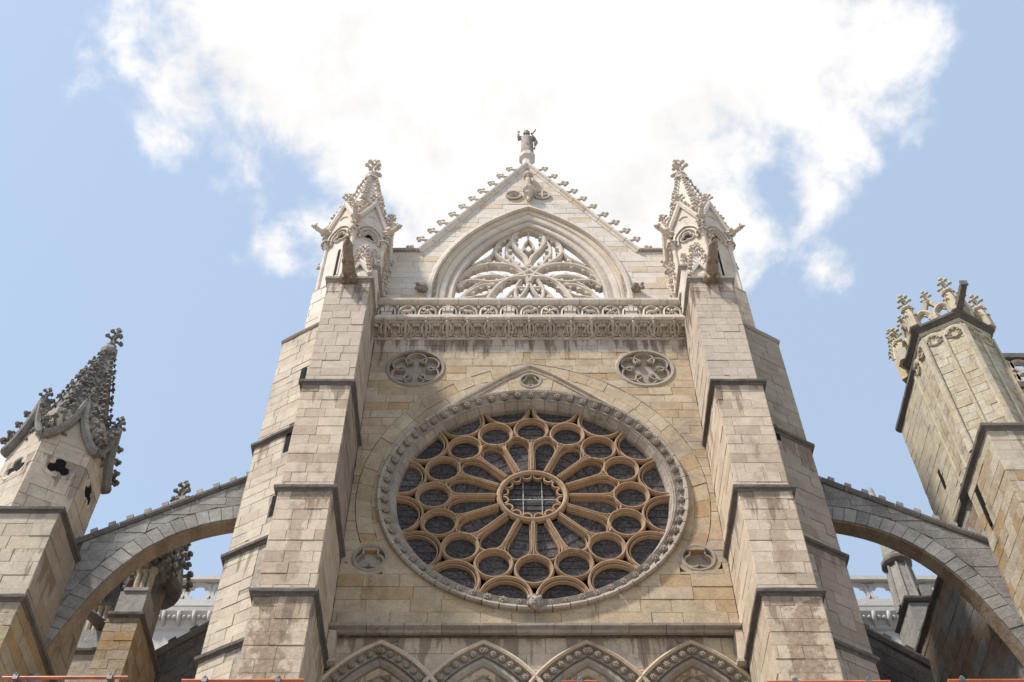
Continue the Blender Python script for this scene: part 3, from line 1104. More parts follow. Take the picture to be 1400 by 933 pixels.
def acut(cx):
    def f(poly):
        mx = sum(p[0] for p in poly) / len(poly)
        my = sum(p[1] for p in poly) / len(poly)
        c = cx - AOFF if mx > cx else cx + AOFF
        if abs(mx - cx) > 1.9: return poly
        d = math.hypot(mx - c, my - AZ0) or 1
        nx, ny = (mx - c) / d, (my - AZ0) / d
        r = 3.36
        return clip_half(poly, c + nx * r, AZ0 + ny * r, nx, ny)
    return f


LOW = Frame((0, 24.18, 0), (1, 0, 0))
b = MB()
b.box(-5.6, 5.6, 24.2, 24.9, 0, 16.2)
b.build('lower_wall', M['mortar'], facade)
lo_reg = [(-5.0, 17.2), (5.0, 17.2), (5.0, 21.47), (-5.0, 21.47)]
ashlar(facade, LOW, lo_reg, 0.46, [0.9, 1.1, 1.3], M['butt_low'], cuts=[acut(c) for c in ACX], z0=17.3)
# solid back of the spandrels
b = MB()
for i, cx in enumerate(ACX):
    NS = 16
    for k in range(NS):
        xa, xb = cx - 1.29 + 2.58 * k / NS, cx - 1.29 + 2.58 * (k + 1) / NS

        def topz(x):
            c = cx - AOFF if x > cx else cx + AOFF
            return AZ0 + math.sqrt(max(0, 3.3 ** 2 - (x - c) ** 2))
        b.add([(xa, 24.2, topz(xa)), (xb, 24.2, topz(xb)), (xb, 24.2, 21.6), (xa, 24.2, 21.6)], [(0, 1, 2, 3)])
b.box(-5.2, -5.0, 24.15, 24.3, 16, 21.6)
b.box(5.0, 5.2, 24.15, 24.3, 16, 21.6)
b.build('spandrel_bed', M['mortar'], facade)


def parc(cx, r, zlow, n=14):
    a0 = math.degrees(math.asin(max(-1, (zlow - AZ0) / r)))
    a1 = math.degrees(math.acos(AOFF / r))
    rt = arc(-AOFF, AZ0, r, a0, a1, n)
    return [(cx + x, y) for x, y in rt] + [(cx - x, y) for x, y in rt[:-1]][::-1]


for i, cx in enumerate(ACX):
    w = thing('arcade_window', ('leftmost pointed window arch of the bottom row, with knobbed hood', 'second pointed window arch from the left in the bottom row', 'third pointed window arch from the left in the bottom row', 'rightmost pointed window arch of the bottom row, with knobbed hood')[i], 'window', (cx, 24, 17), 'pointed window arches under the rose window')
    b = MB()
    b.sweep(parc(cx, 3.40, 19.95), [(-.05, .0), (-.06, .16), (.0, .20), (.055, .17), (.06, .0)], LOW)
    b.build('hood', M['butt'], w)
    b = MB()
    b.sweep(parc(cx, 3.22, 19.2), [(-.14, -.06), (-.14, .02), (.12, .06), (.12, -.06)], LOW)
    b.build('hood_hollow', M['ring'], w)
    for q in (-1, 1):
        for t_ in (62.4, 58.2, 53.5, 48.8, 44.1, 39.4, 34.6):
            px_, pz_ = q * (-AOFF + 3.20 * math.cos(R(t_))), AZ0 + 3.20 * math.sin(R(t_))
            link_mesh('flower_knob', BOSS, w, LOW.at(cx + px_, pz_, 0.05, s=1.02))
    for k, (r_, d, mm) in enumerate(((2.99, -.02, 'ring'), (2.84, -.16, 'butt_low'), (2.66, -.30, 'ring'))):
        b = MB()
        b.sweep(parc(cx, r_, 17.4), [(-.12, d - .2), (-.12, d - .02), (-.05, d + .05), (.03, d + .055), (.1, d - .01), (.13, d - .2)], LOW)
        b.build('arch_moulding', M[mm], w)
    b = MB()
    b.prism(parc(cx, 2.66, 17.2), LOW, -.52, -.50)
    b.build('tympanum', M['ring'], w)
    # round light with trefoil in the head
    b = MB()
    b.sweep(arc(cx, 19.55, .62, 0, 360, 32)[:-1], [(-.06, -.52), (-.05, -.38), (.05, -.36), (.07, -.52)], LOW, closed=True)
    foil_shape(b, Frame((0, 24.60, 0), (1, 0, 0)), cx, 19.55, .54, 3, 90, .1, .035)
    b.sweep(pointed(.92, 1.1, 18.6, 8, zlow=17.2)and [(cx + x, y) for x, y in pointed(.92, 1.1, 18.9, 8, zlow=17.2)], [(-.05, -.5), (-.04, -.40), (.04, -.38), (.05, -.5)], LOW)
    b.build('head_tracery', M['tracery'], w)
    b = MB()
    b.prism(arc(cx, 19.55, .6, 0, 360, 30)[:-1], LOW, -.49, -.48)
    b.build('pane', M['void'], w)

# ============================================================ rose window
rose = thing('rose_window', 'large round rose window with ochre tracery and dark leaded glass', 'rose window', (0, 24, ZC))
RF0 = Frame((0, 24, ZC), (1, 0, 0))
RF = Frame((0, 24, ZC + .04), (1, 0, 0))   # tracery
RF.k = 1.032
NV = 60
for i in range(NV):
    a0, a1 = 360 * i / NV, 360 * (i + 1) / NV - 0.18
    b = MB()
    b.sweep(arc(0, 0, 4.10, a0, a1, 3), [(-.33, -.06), (-.335, .13), (-.29, .17), (-.22, .15), (-.18, .06), (-.08, -.01), (.02, .03), (.06, .05), (.08, .0), (.08, -.3)], RF0)
    b.build('ring_stone', M['ring'], rose)
    b = MB()
    b.sweep(arc(0, 0, 3.95, a0, a1, 3), [(-.10, -.35), (-.10, -.02), (-.04, .0), (.06, -.20), (.07, -.26), (.07, -.45)], RF0)
    b.build('reveal_stone', M['ring'], rose)
for i in range(63):
    a = R(-90 + 360 * (i + 1) / 64)
    link_mesh('flower_boss', BOSS, rose, RF0.at(4.20 * math.cos(a), 4.20 * math.sin(a), 0.02 + rnd.uniform(-.015, .01), rot=rnd.uniform(0, 6), s=rnd.uniform(1.05, 1.32), sx=rnd.uniform(.88, 1.1)))
# carved head at the foot of the ring
b = MB()
hx, hz = 0.0, -4.28
b.ball(RF0(hx, hz, .20), .17, 12, 8, (1, .95, 1.2), 0.0)
b.ball(RF0(hx, hz - .03, .36), .035, 6, 5, (1, 1.2, 1.6))
for q in (-1, 1):
    b.ball(RF0(hx + q * .065, hz + .04, .335), .030, 6, 4)
    b.ball(RF0(hx + q * .17, hz - .02, .18), .06, 6, 5, (.7, 1, 1.5), .1)
    b.ball(RF0(hx + q * .12, hz + .15, .20), .085, 6, 5, (1, 1, 1), .15)
    b.ball(RF0(hx + q * .09, hz - .10, .28), .05, 6, 5)
b.ball(RF0(hx, hz - .12, .33), .05, 8, 4, (1.2, .8, .5))
b.ball(RF0(hx, hz + .20, .20), .09, 7, 5, (1.2, 1, .8), .12)
b.ball(RF0(hx, hz - .20, .25), .06, 7, 5, (1, 1, 1.1))
b.build('carved_head', M['mould'], rose, smooth=True)

TD = -0.15   # depth of the tracery face


def bar(wd, j=0.0, deep=0.18):
    d = TD + j
    wd *= 0.9
    return [(-wd, d - deep), (-wd, d - .07), (-wd * .62, d - .035), (-wd * .30, d), (wd * .30, d), (wd * .62, d - .035), (wd, d - .07), (wd, d - deep)]


def rot2(pts, a, s=1):
    c, q = math.cos(R(a)), math.sin(R(a))
    return [(x * c - y * q, x * q + y * c) for x, y in pts]


def tracery(name, path, prof, angle, closed=False, mat='tracery', parent=rose):
    b = MB()
    b.sweep(rot2(path, angle), prof, RF, closed)
    return b.build(name, M[mat], parent)


tracery('hub_ring', arc(0, 0, .93, 0, 360, 64)[:-1], bar(.085, .02), 0, True)
b = MB()   # cusps inside the hub
for k in range(16):
    a = 22.5 * k + 11.25
    b.sweep(arc(.82 * math.cos(R(a)), .82 * math.sin(R(a)), .13, a + 92, a + 268, 8), [(-.025, TD - .16), (-.02, TD - .05), (.02, TD - .05), (.025, TD - .16)], RF)
b.build('hub_cusps', M['tracery'], rose)
for k in range(16):
    a = 22.5 * k          # spokes, circles; petals and outer arches at the half angles
    e = 0.004 * (k % 2)
    # petal outline at the half angle: pointed loop
    pw = lambda r_: r_ * math.tan(R(11.25)) - 0.035
    pet = [(1.02, -pw(1.02)), (1.45, -pw(1.45)), (1.9, -pw(1.9)), (2.15, -0.35), (2.33, -.24), (2.43, -.10), (2.47, 0), (2.43, .10), (2.33, .24), (2.15, .35), (1.9, pw(1.9)), (1.45, pw(1.45)), (1.02, pw(1.02))]
    tracery('petal', catmull(pet, 3), bar(.036, e + .001), a + 11.25)
    inner = [(1.04, -.11), (1.45, -.20), (1.9, -.29), (2.12, -.27), (2.30, -.15), (2.37, 0), (2.30, .15), (2.12, .27), (1.9, .29), (1.45, .20), (1.04, .11)]
    tracery('petal_roll', catmull(inner, 3), [(-.02, TD - .22), (-.014, TD - .11), (.014, TD - .11), (.02, TD - .22)], a + 11.25)
    tracery('spoke', [(1.0, 0), (2.22, 0)], bar(.024, .012), a)
    tracery('circle', [(2.74 + .49 * math.cos(R(q)), .49 * math.sin(R(q))) for q in range(0, 360, 10)], bar(.046, .006 + e), a, True)
    tracery('circle_roll', [(2.74 + .43 * math.cos(R(q)), .43 * math.sin(R(q))) for q in range(0, 360, 12)], [(-.024, TD - .2), (-.015, TD - .08), (.015, TD - .08), (.024, TD - .2)], a, True)
    rr_ = .665
    arcp = [(3.74 + rr_ * math.cos(R(q)), rr_ * math.sin(R(q))) for q in range(90, 271, 9)]
    arcp = [(3.86, .73), (3.80, .70)] + arcp[1:-1] + [(3.80, -.70), (3.86, -.73)]
    tracery('outer_arch', arcp, bar(.048, .003 + e), a + 11.25)
    tracery('outer_roll', [(3.77 + .60 * math.cos(R(q)), .60 * math.sin(R(q))) for q in range(85, 276, 10)], [(-.024, TD - .2), (-.015, TD - .08), (.015, TD - .08), (.024, TD - .2)], a + 11.25)
    # Y joints between circle, arches and rim
    b = MB()
    y1 = rot2([(3.64, 0), (3.86, .06), (3.86, -.06)], a)
    b.prism(y1, RF, TD - .2, TD - .012)
    y3 = rot2([(2.12, -.07), (2.30, -.02), (2.30, .02), (2.12, .07), (1.98, 0)], a)
    b.prism(y3, RF, TD - .2, TD - .02)
    b.build('joint', M['tracery'], rose)
    # glass panes and their lead bars
    pd = TD - .22

    def pane(poly, tilt_k, horiz=True, cen=None):
        b = MB()
        off = rnd.uniform(-.008, .008)
        b.prism(poly, RF, pd - .03 + off, pd + off)
        tx_, tz_ = rnd.uniform(-.02, .02), rnd.uniform(-.02, .02)
        cx_ = sum(q_[0] for q_ in poly) / len(poly)
        cz_ = sum(q_[1] for q_ in poly) / len(poly) + ZC
        b.v = [(q_[0], q_[1] + (q_[0] - cx_) * tx_ + (q_[2] - cz_) * tz_, q_[2]) for q_ in b.v]
        po = b.build('pane', M['glass'], rose)
        xs = [p[0] for p in poly]
        zs = [p[1] for p in poly]
        lb = MB()
        if horiz:
            z = min(zs) + .15
            while z < max(zs) - .05:
                inter = []
                for i in range(len(poly)):
                    p, q = poly[i], poly[(i + 1) % len(poly)]
                    if (p[1] - z) * (q[1] - z) < 0:
                        inter.append(p[0] + (q[0] - p[0]) * (z - p[1]) / (q[1] - p[1]))
                if len(inter) >= 2:
                    h = .008
                    lb.prism([(min(inter), z - h), (max(inter), z - h), (max(inter), z + h), (min(inter), z + h)], RF, pd, pd + .012)
                z += .26
        else:
            for r_ in (1.3, 1.6, 1.9, 2.2):
                wv = (r_ * .13 + .03)
                lb.prism(rot2([(r_ - .01, -wv), (r_ + .01, -wv), (r_ + .01, wv), (r_ - .01, wv)], cen), RF, pd, pd + .012)
        if lb.v: lb.build('lead_bar', M['lead'], po)
    pane(rot2([(2.74 + .44 * math.cos(R(q)), .44 * math.sin(R(q))) for q in range(0, 360, 15)], a), 0)
    pane(rot2([(1.0, -.10), (1.9, -.30), (2.2, -.30), (2.42, 0), (2.2, .30), (1.9, .30), (1.0, .10)], a + 11.25), 0, False, a + 11.25)
    op = [(3.80 + .62 * math.cos(R(q)), .62 * math.sin(R(q))) for q in range(90, 271, 15)]
    pane(rot2(op + [(3.9, -.6), (3.97, 0), (3.9, .6)], a + 11.25), 0)
b = MB()
b.prism(arc(0, 0, .9, 0, 360, 40)[:-1], RF, TD - .27, TD - .23)
hubp = b.build('pane', M['glass'], rose)
b = MB()
for z in (-.6, -.4, -.2, 0.2, .4, .6):
    w_ = math.sqrt(.81 - z * z)
    b.prism([(-w_, z - .012), (w_, z - .012), (w_, z + .012), (-w_, z + .012)], RF, TD - .23, TD - .21)
b.build('lead_bar', M['lead'], hubp)
b = MB()
for x in (-.27, .27):
    for k in range(9):
        b.box(x - .011, x + .011, 24 - TD + .17, 24 - TD + .19, ZC - .74 + k * .165, ZC - .74 + k * .165 + .15)
for k in range(10):
    b.box(-.78 + k * .157, -.78 + k * .157 + .14, 24 - TD + .17, 24 - TD + .19, ZC - .012, ZC + .012)
b.build('white_bar', M['iron'], hubp)
b = MB()
b.prism(arc(0, 0, 4.3, 0, 360, 48)[:-1], RF, -1.05, -1.0)
b.build('dark_backing', M['void'], rose)


# ============================================================ buttresses beside the rose
BX0, BX1 = 5.19, 6.55
STG = [('low', 17.5, 20.50, 21.42, 'butt_low'), ('mid', 20.50, 24.07, 21.52, 'butt'), ('upper', 24.07, 28.52, 21.62, 'butt'), ('top', 28.52, 34.28, 21.90, 'butt_high')]


def buttress(s):
    side = 'left' if s < 0 else 'right'
    th = thing('buttress', 'tall stepped stone buttress to the %s of the rose window, with four stages' % side, 'buttress', (s * 5.87, 22, 0), 'buttresses flanking the rose window')
    b = MB()
    for nm, z0, z1, yf, mt in STG:
        zz0 = 0 if nm == 'low' else z0
        b.box(s * (BX0 + .005), s * BX1, yf + .005, 24.02, zz0, z1)
    b.build('masonry_core', M['mortar'], th)
    for nm, z0, z1, yf, mt in STG:
        fr, L = wall_frame((s * BX0, yf), (s * BX1, yf), (s * 5.87, 23))
        h = (z1 - z0) / round((z1 - z0) / .365)
        def pk(u, v, m, z0=z0, z1=z1, nm=nm, L=L):
            return M['brown'] if nm != 'top' and v > z1 - h * 1.2 and rnd.random() < .3 else m
        ashlar(th, fr, [(0, z0), (L, z0), (L, z1), (0, z1)], h, [.42, .56, .7, .84], M[mt], pick=pk)
        fr, L = wall_frame((s * BX0, yf), (s * BX0, 24.0), (s * 5.87, 23))
        ashlar(th, fr, [(0, z0), (L, z0), (L, z1), (0, z1)], h, [.75, .9, 1.05, 1.2], M[mt if nm != 'upper' else 'turret_shaded'] if s < 0 else M[mt])  # upper stage, left buttress: shade of the inner side put into the colour
        fr, L = wall_frame((s * BX1, yf), (s * BX1, 22.6), (s * 5.87, 23))
        b = MB()
        b.prism([(0, z0), (L, z0), (L, z1), (0, z1)], fr, 0, .012)
        b.build('outer_cheek', M[mt], th)
        # drip ledges
        if nm != 'low':
            zz = z0
            yb = [q for q in STG if abs(q[2] - z0) < .01][0][3]
            pth = [(s * BX0, 24.0), (s * BX0, yb), (s * BX1, yb), (s * BX1, 23.0)]
            if s > 0: pth = pth
            else: pth = pth
            if s > 0:
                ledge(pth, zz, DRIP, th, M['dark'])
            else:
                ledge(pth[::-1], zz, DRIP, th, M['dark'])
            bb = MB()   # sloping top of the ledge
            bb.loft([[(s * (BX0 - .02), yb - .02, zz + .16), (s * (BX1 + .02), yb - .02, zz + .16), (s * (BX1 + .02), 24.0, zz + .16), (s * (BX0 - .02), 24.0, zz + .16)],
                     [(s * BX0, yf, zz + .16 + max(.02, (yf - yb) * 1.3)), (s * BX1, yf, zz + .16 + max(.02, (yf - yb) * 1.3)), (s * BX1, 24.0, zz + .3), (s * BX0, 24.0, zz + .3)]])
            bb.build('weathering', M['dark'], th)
    # cap
    z0, yb = 34.28, 21.90
    pth = [(s * BX0, 23.3), (s * BX0, yb), (s * BX1, yb), (s * BX1, 23.0)]
    ledge(pth if s > 0 else pth[::-1], z0, [(-.06, -.16), (.02, -.16), (.05, -.08), (.10, -.05), (.10, .05), (.03, .10), (-.06, .10)], th, M['mould'], 'cap_moulding')
    b = MB()
    b.box(s * BX0, s * BX1, yb, 23.6, 34.28, 34.37)
    b.build('cap_slab', M['butt_high'], th)
    # inner upright block behind the cap
    b = MB()
    b.box(s * BX0, s * 5.72, 22.72, 24.2, 34.37, 36.25)
    b.build('inner_block', M['pale'], th)
    pth = [(s * BX0, 24.4), (s * BX0, 22.72), (s * 5.72, 22.72)]
    ledge(pth if s > 0 else pth[::-1], 36.25, [(-.06, -.14), (.02, -.14), (.05, -.06), (.09, -.03), (.09, .06), (-.06, .10)], th, M['mould'], 'cap_moulding')
    return th


for s in (-1, 1):
    buttress(s)

# ============================================================ gargoyles
for s in (-1, 1):
    gg = thing('gargoyle', 'stained beast gargoyle jutting from the top of the %s buttress' % ('left' if s < 0 else 'right'), 'gargoyle', (s * 5.88, 21.9, 34.4), 'gargoyles on the buttress tops')
    b = MB()
    gx = s * 5.88
    # haunches, body, neck, head
    pts = [(gx, 22.0, 34.20), (gx, 21.75, 34.22), (gx, 21.5, 34.30), (gx, 21.2, 34.42), (gx, 20.95, 34.50), (gx, 20.78, 34.56), (gx, 20.62, 34.58)]
    b.tube(pts, [.20, .25, .22, .19, .16, .17, .12], 10)
    for q in (-1, 1):
        b.ball((gx + q * .17, 21.72, 34.12), .16, 8, 5, (.8, 1.3, 1.2))
        b.tube([(gx + q * .15, 21.72, 34.10), (gx + q * .16, 21.55, 34.0), (gx + q * .13, 21.62, 33.88), (gx + q * .12, 21.50, 33.84)], [.075, .06, .045, .05], 6)
        b.tube([(gx + q * .12, 21.30, 34.38), (gx + q * .15, 21.18, 34.22), (gx + q * .12, 21.05, 34.20)], [.06, .05, .045], 6)
        b.tube([(gx + q * .07, 20.82, 34.64), (gx + q * .12, 20.86, 34.74), (gx + q * .13, 20.92, 34.78)], [.035, .03, .012], 5)
        b.ball((gx + q * .055, 20.70, 34.65), .028, 6, 4)
    b.tube([(gx, 20.66, 34.60), (gx, 20.52, 34.66), (gx, 20.47, 34.66)], [.085, .07, .05], 8)
    b.tube([(gx, 20.70, 34.50), (gx, 20.56, 34.47), (gx, 20.50, 34.47)], [.07, .05, .035], 8)
    b.build('body', M['brown'], gg, smooth=True)
    b = MB()
    b.ball((gx, 20.56, 34.56), .055, 8, 5, (.9, 1, .8))
    b.build('mouth', M['void'], gg)

# ============================================================ stair turrets with pinnacles
TCX = 6.27


def tface(s, sz, a_name='diag'):
    """plan end points of the visible slanting face for hexagon side sz"""
    left = (s * (TCX + .866 * sz), 24 - sz / 2)
    front = (s * TCX, 24 - sz)
    return left, front


def crocketed_spire(parent, cx, cy, z0, z1, r0, r1, mat, ck, n=6, rows=9, size=1.0, face_mat=None, rot=-90):
    """hexagonal spire with crockets up its edges; corner 0 towards the viewer"""
    b = MB()
    rings = []
    b.poly_ring(cx, cy, [(r0, z0), (r1, z1)], n, R(rot))
    b.build('spire', M[face_mat or mat], parent)
    for k in range(n):
        a = R(rot) + 2 * math.pi * k / n
        d = Vector((math.cos(a), math.sin(a), 0))
        b = MB()
        b.tube([(cx + d.x * r0, cy + d.y * r0, z0), (cx + d.x * r1, cy + d.y * r1, z1)], [.05 * size, .04 * size], 5)
        b.build('edge_roll', M[mat], parent)
        for i in range(rows):
            t_ = (i + .45) / rows
            r_ = r0 + (r1 - r0) * t_
            p = Vector((cx, cy, z0 + (z1 - z0) * t_)) + d * (r_ - .035)
            link_mesh('crocket', CROCK[ck], parent, orient(p, (d.x + rnd.uniform(-.1, .1), d.y + rnd.uniform(-.1, .1), .35), (0, 0, 1), size * (1.2 - .35 * t_) * rnd.uniform(.85, 1.1)))


def stair_turret(s):
    side = 'left' if s < 0 else 'right'
    th = thing('stair_turret', ('pale grey' if s < 0 else 'shaded brownish') + ' stair turret wall with slits on the outer side of the %s buttress' % side, 'turret', (s * TCX, 24, 0), 'stair turrets outside the buttresses')
    mt = 'turret' if s < 0 else 'turret_shaded'  # right turret faces away from the sun, its shade is in the stone colour
    levels = [(16.2, 19.85, 1.93, mt), (19.85, 23.10, 1.93, mt), (23.10, 27.39, 1.90, mt), (27.39, 32.45, 1.86, mt), (32.45, 35.58, 1.30, 'pale' if s < 0 else 'butt')]
    slit_z = [(26.50, 27.62), (24.0, 24.85), (21.5, 23.2), (19.0, 19.95), (29.6, 30.35)]
    if s > 0: slit_z = [(27.0, 27.7), (21.1, 22.5), (18.9, 19.6)]
    core = MB()
    for (z0, z1, sz, mm) in levels:
        l, f = tface(s, sz)
        zz0 = 0 if z0 < 17 else z0
        poly = [(s * 5.4, 26), (s * 5.4, 24 - sz + .3), (s * TCX, f[1] + .006), (l[0] - s * .006, l[1]), (l[0] - s * .006, 24 + sz / 2), (s * (TCX + .3), 26)]
        if s > 0: poly = poly
        core.loft([[(x, y, zz0) for x, y in poly], [(x, y, z1) for x, y in poly]])
    core.build('masonry_core', M['mortar'], th)
    for li_, (z0, z1, sz, mm) in enumerate(levels):
        l, f = tface(s, sz)
        fr, L = wall_frame(l, f, (s * TCX, 24))
        cuts = []
        for (a, bb) in slit_z:
            if a < z1 and bb > z0:
                u = 1.20
                u0 = u - .10 if s < 0 else L - u - .10
                cuts.append(outside_rect(u0, u0 + .22, max(a, z0), min(bb, z1)))
        h = (z1 - z0) / round((z1 - z0) / .36)
        ashlar(th, fr, [(0, z0), (L, z0), (L, z1), (0, z1)], h, [.5, .62, .74, .9], M[mm], cuts=cuts)
        # side face, seen only from further out
        fr, L = wall_frame(l, (l[0], 24 + sz / 2), (s * TCX, 24))
        b = MB()
        b.prism([(0, z0), (L, z0), (L, z1), (0, z1)], fr, 0, .01)
        b.build('side_facing', M[mm], th)
        if z0 > 17:
            l2, f2 = tface(s, levels[li_ - 1][2])
            pth = [(f2[0], f2[1]), l2, (l2[0], 24 + levels[li_ - 1][2] / 2)]
            if s < 0: pth = pth[::-1]
            # start of ledge stays hidden in the buttress
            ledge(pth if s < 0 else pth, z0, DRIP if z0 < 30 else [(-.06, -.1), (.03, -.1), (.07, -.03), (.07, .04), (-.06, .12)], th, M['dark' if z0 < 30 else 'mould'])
            # weathering from the lower, wider stage
            szl = levels[li_ - 1][2]
            if szl - sz > .2:
                b = MB()
                rl = [(s * 5.4, 26), (s * 5.4, 24 - szl + .3), (s * TCX, 24 - szl), l2, (l2[0], 24 + szl / 2), (s * (TCX + .3), 26)]
                l3, f3 = tface(s, sz)
                ru = [(s * 5.4, 26), (s * 5.4, 24 - sz + .3), (s * TCX, 24 - sz), l3, (l3[0], 24 + sz / 2), (s * (TCX + .3), 26)]
                b.loft([[(x, y, z0 + .1) for x, y in rl], [(x, y, z0 + .75) for x, y in ru]])
                b.build('weathering', M['pale'], th)
    for (a, bb) in slit_z:
        l, f = tface(s, 1.9)
        fr, L = wall_frame(l, f, (s * TCX, 24))
        u = 1.20
        u0 = u - .10 if s < 0 else L - u - .10
        b = MB()
        b.prism([(u0 + .02, a + .03), (u0 + .20, a + .03), (u0 + .20, bb - .03), (u0 + .02, bb - .03)], fr, -.02, .003)
        b.build('slit', M['void'], th)
    # small ledge above the big slit on the left turret
    # ---- pinnacle: hexagonal lantern with gables and spire
    pn = thing('crocketed_pinnacle', 'white crocketed pinnacle with gables rising above the %s gargoyle' % side, 'pinnacle', (s * TCX, 24, 35.58), 'crocketed pinnacles beside the gable')
    S = 1.16
    hp_ = hexpts(s * TCX, 24, S)
    b = MB()
    b.loft([[(x, y, 35.5) for x, y in hp_], [(x, y, 39.6) for x, y in hp_]])
    b.build('shaft', M['pale'], pn)
    pth = hexpts(s * TCX, 24, S + .04)
    ledge(pth, 35.62, [(-.06, -.12), (.05, -.12), (.10, -.05), (.10, .04), (-.06, .14)], pn, M['mould'], 'base_moulding', closed=True)
    for k in range(6):
        x, y = hp_[k]
        b = MB()
        b.poly_ring(x, y, [(.085, 35.7), (.085, 38.35), (.13, 38.42), (.10, 38.48), (.17, 38.72), (.19, 38.78), (.17, 38.84)], 8)
        b.build('corner_shaft', M['carved_pale'], pn)
        d = Vector((x - s * TCX, y - 24, 0)).normalized()
        for q in range(5):
            a = math.atan2(d.y, d.x) + (q - 2) * .7
            link_mesh('crocket', CROCK['carved_pale'], pn, orient((x + .10 * math.cos(a), y + .10 * math.sin(a), 38.62), (math.cos(a), math.sin(a), .5), (0, 0, 1), .8))
        # creature at the gable foot
        b = MB()
        base = Vector((x, y, 39.42))
        b.tube([base, base + d * .22 + Vector((0, 0, .02)), base + d * .42 + Vector((0, 0, .05)), base + d * .56 + Vector((0, 0, .10))], [.13, .12, .09, .10], 8)
        b.ball(base + d * .62 + Vector((0, 0, .14)), .10, 8, 5, (1, 1, 1), .12)
        b.ball(base + d * .72 + Vector((0, 0, .12)), .055, 6, 4)
        sd_ = Vector((-d.y, d.x, 0))
        for q in (-1, 1):
            b.ball(base + d * .25 + sd_ * .12 * q + Vector((0, 0, .06)), .09, 7, 4, (1, 1, 1), .15)
            b.ball(base + d * .60 + sd_ * .09 * q + Vector((0, 0, .22)), .04, 5, 3)
        b.build('corner_beast', M['carved_pale'], pn, smooth=True)
        # face between corner k and k+1
        x2, y2 = hp_[(k + 1) % 6]
        fr, L = wall_frame((x, y), (x2, y2), (s * TCX, 24))
        F2 = Frame(fr(L / 2, 0, 0), fr.u)
        b = MB()   # gable slab
        b.prism([(-L / 2 - .05, 39.2), (L / 2 + .05, 39.2), (L / 2 + .05, 39.45), (0, 41.0), (-L / 2 - .05, 39.45)], F2, -.15, .06)
        b.build('gable_panel', M['carved_pale'], pn)
        b = MB()
        b.sweep([(-L / 2 - .12, 39.35), (0, 41.08), (L / 2 + .12, 39.35)], [(-.10, -.05), (-.10, .14), (-.02, .19), (.06, .18), (.08, .10), (.08, -.05)], F2)
        b.build('gable_coping', M['carved_pale'], pn)
        # cusped arch
        for (hw, rr_, d0, d1) in ((.50, .72, .0, .13), (.38, .56, .0, .09)):
            b = MB()
            b.sweep([(px_, pz_) for px_, pz_ in pointed(hw, rr_, 38.75, 8, zlow=38.6 if hw > .4 else 38.5)], [(-.05, d0 - .02), (-.045, d1), (.045, d1 + .02), (.06, d0 - .02)], F2)
            b.build('arch_moulding', M['carved_pale'], pn)
        b = MB()
        foil_shape(b, Frame(F2(0, 0, .07), F2.u), 0, 38.82, .30, 3, 90, .07, .028)
        b.build('arch_tracery', M['carved_pale'], pn)
        b = MB()
        for q in (90, 210, 330):
            b.prism([(u_, w_) for u_, w_ in arc(.11 * math.cos(R(q)), 38.80 + .11 * math.sin(R(q)), .105, 0, 360, 12)[:-1]], F2, .002, .006 + q * 1e-5)
        b.build('opening', M['void'], pn)
        b = MB()
        b.sweep(arc(0, 39.98, .17, 25, 155, 6), [(-.03, .05), (-.02, .10), (.02, .10), (.03, .05)], F2)
        b.build('blind_arch', M['carved_pale'], pn)
        link_mesh('gable_finial', FINIAL['carved_pale'], pn, Matrix.Translation(F2(0, 41.0, .05)) @ Matrix.Scale(.85, 4))
        for q in (-1, 1):
            for t_ in (.15, .32, .49, .66, .82):
                p = F2(q * (L / 2 + .12) * (1 - t_), 39.35 + 1.73 * t_ + .08, .06)
                link_mesh('crocket', CROCK['carved_pale'], pn, orient(p, F2.v * .8 + F2.u * q * .6, F2.n, .8))
    # crocketed relief gablets low on the face towards the gable, and on the slanting one
    for kf in ((0, 1) if s < 0 else (5, 4)):
        fr, L = wall_frame(hp_[kf], hp_[(kf + 1) % 6], (s * TCX, 24))
        F3 = Frame(fr(L / 2, 0, 0), fr.u)
        for uo, zb, zt in ((-.27, 36.3, 37.3), (.27, 36.5, 37.6)):
            b = MB()
            b.prism([(uo - .20, 35.7), (uo + .20, 35.7), (uo + .20, zb), (uo, zt), (uo - .20, zb)], F3, -.02, .09)
            b.sweep([(uo - .24, zb - .08), (uo, zt + .04), (uo + .24, zb - .08)], [(-.04, .0), (-.04, .13), (.04, .15), (.05, .0)], F3)
            b.build('relief_gablet', M['carved_pale'], pn)
            for q in (-1, 1):
                for t_ in (.1, .4, .7):
                    link_mesh('crocket', CROCK['carved_pale'], pn, orient(F3(uo + q * .24 * (1 - t_), zb - .08 + (zt - zb) * t_ + .05, .1), F3.v * .6 + F3.u * q * .8 + F3.n * .2, F3.n, .8))
            link_mesh('relief_finial', FINIAL['carved_pale'], pn, Matrix.Translation(F3(uo, zt, .12)) @ Matrix.Scale(.5, 4))
    # slit in the slanting face
    l, f = tface(s, S)
    fr, L = wall_frame(l, f, (s * TCX, 24))
    u0 = L * .52 if s < 0 else L * .48 - .13
    b = MB()
    b.prism([(u0, 36.3), (u0 + .13, 36.3), (u0 + .13, 37.9), (u0, 37.9)], fr, -.02, .004)
    b.build('slit', M['void'], pn)
    b = MB()
    b.sweep([(u0 - .03, 36.25), (u0 - .03, 37.95), (u0 + .16, 37.95), (u0 + .16, 36.25)], [(-.03, 0), (-.03, .03), (.03, .03), (.03, 0)], fr)
    b.build('slit_frame', M['carved_pale'], pn)
    crocketed_spire(pn, s * TCX, 24, 39.8, 44.6, 1.04, .13, 'carved_pale', 'carved_pale', rows=15, size=1.15)
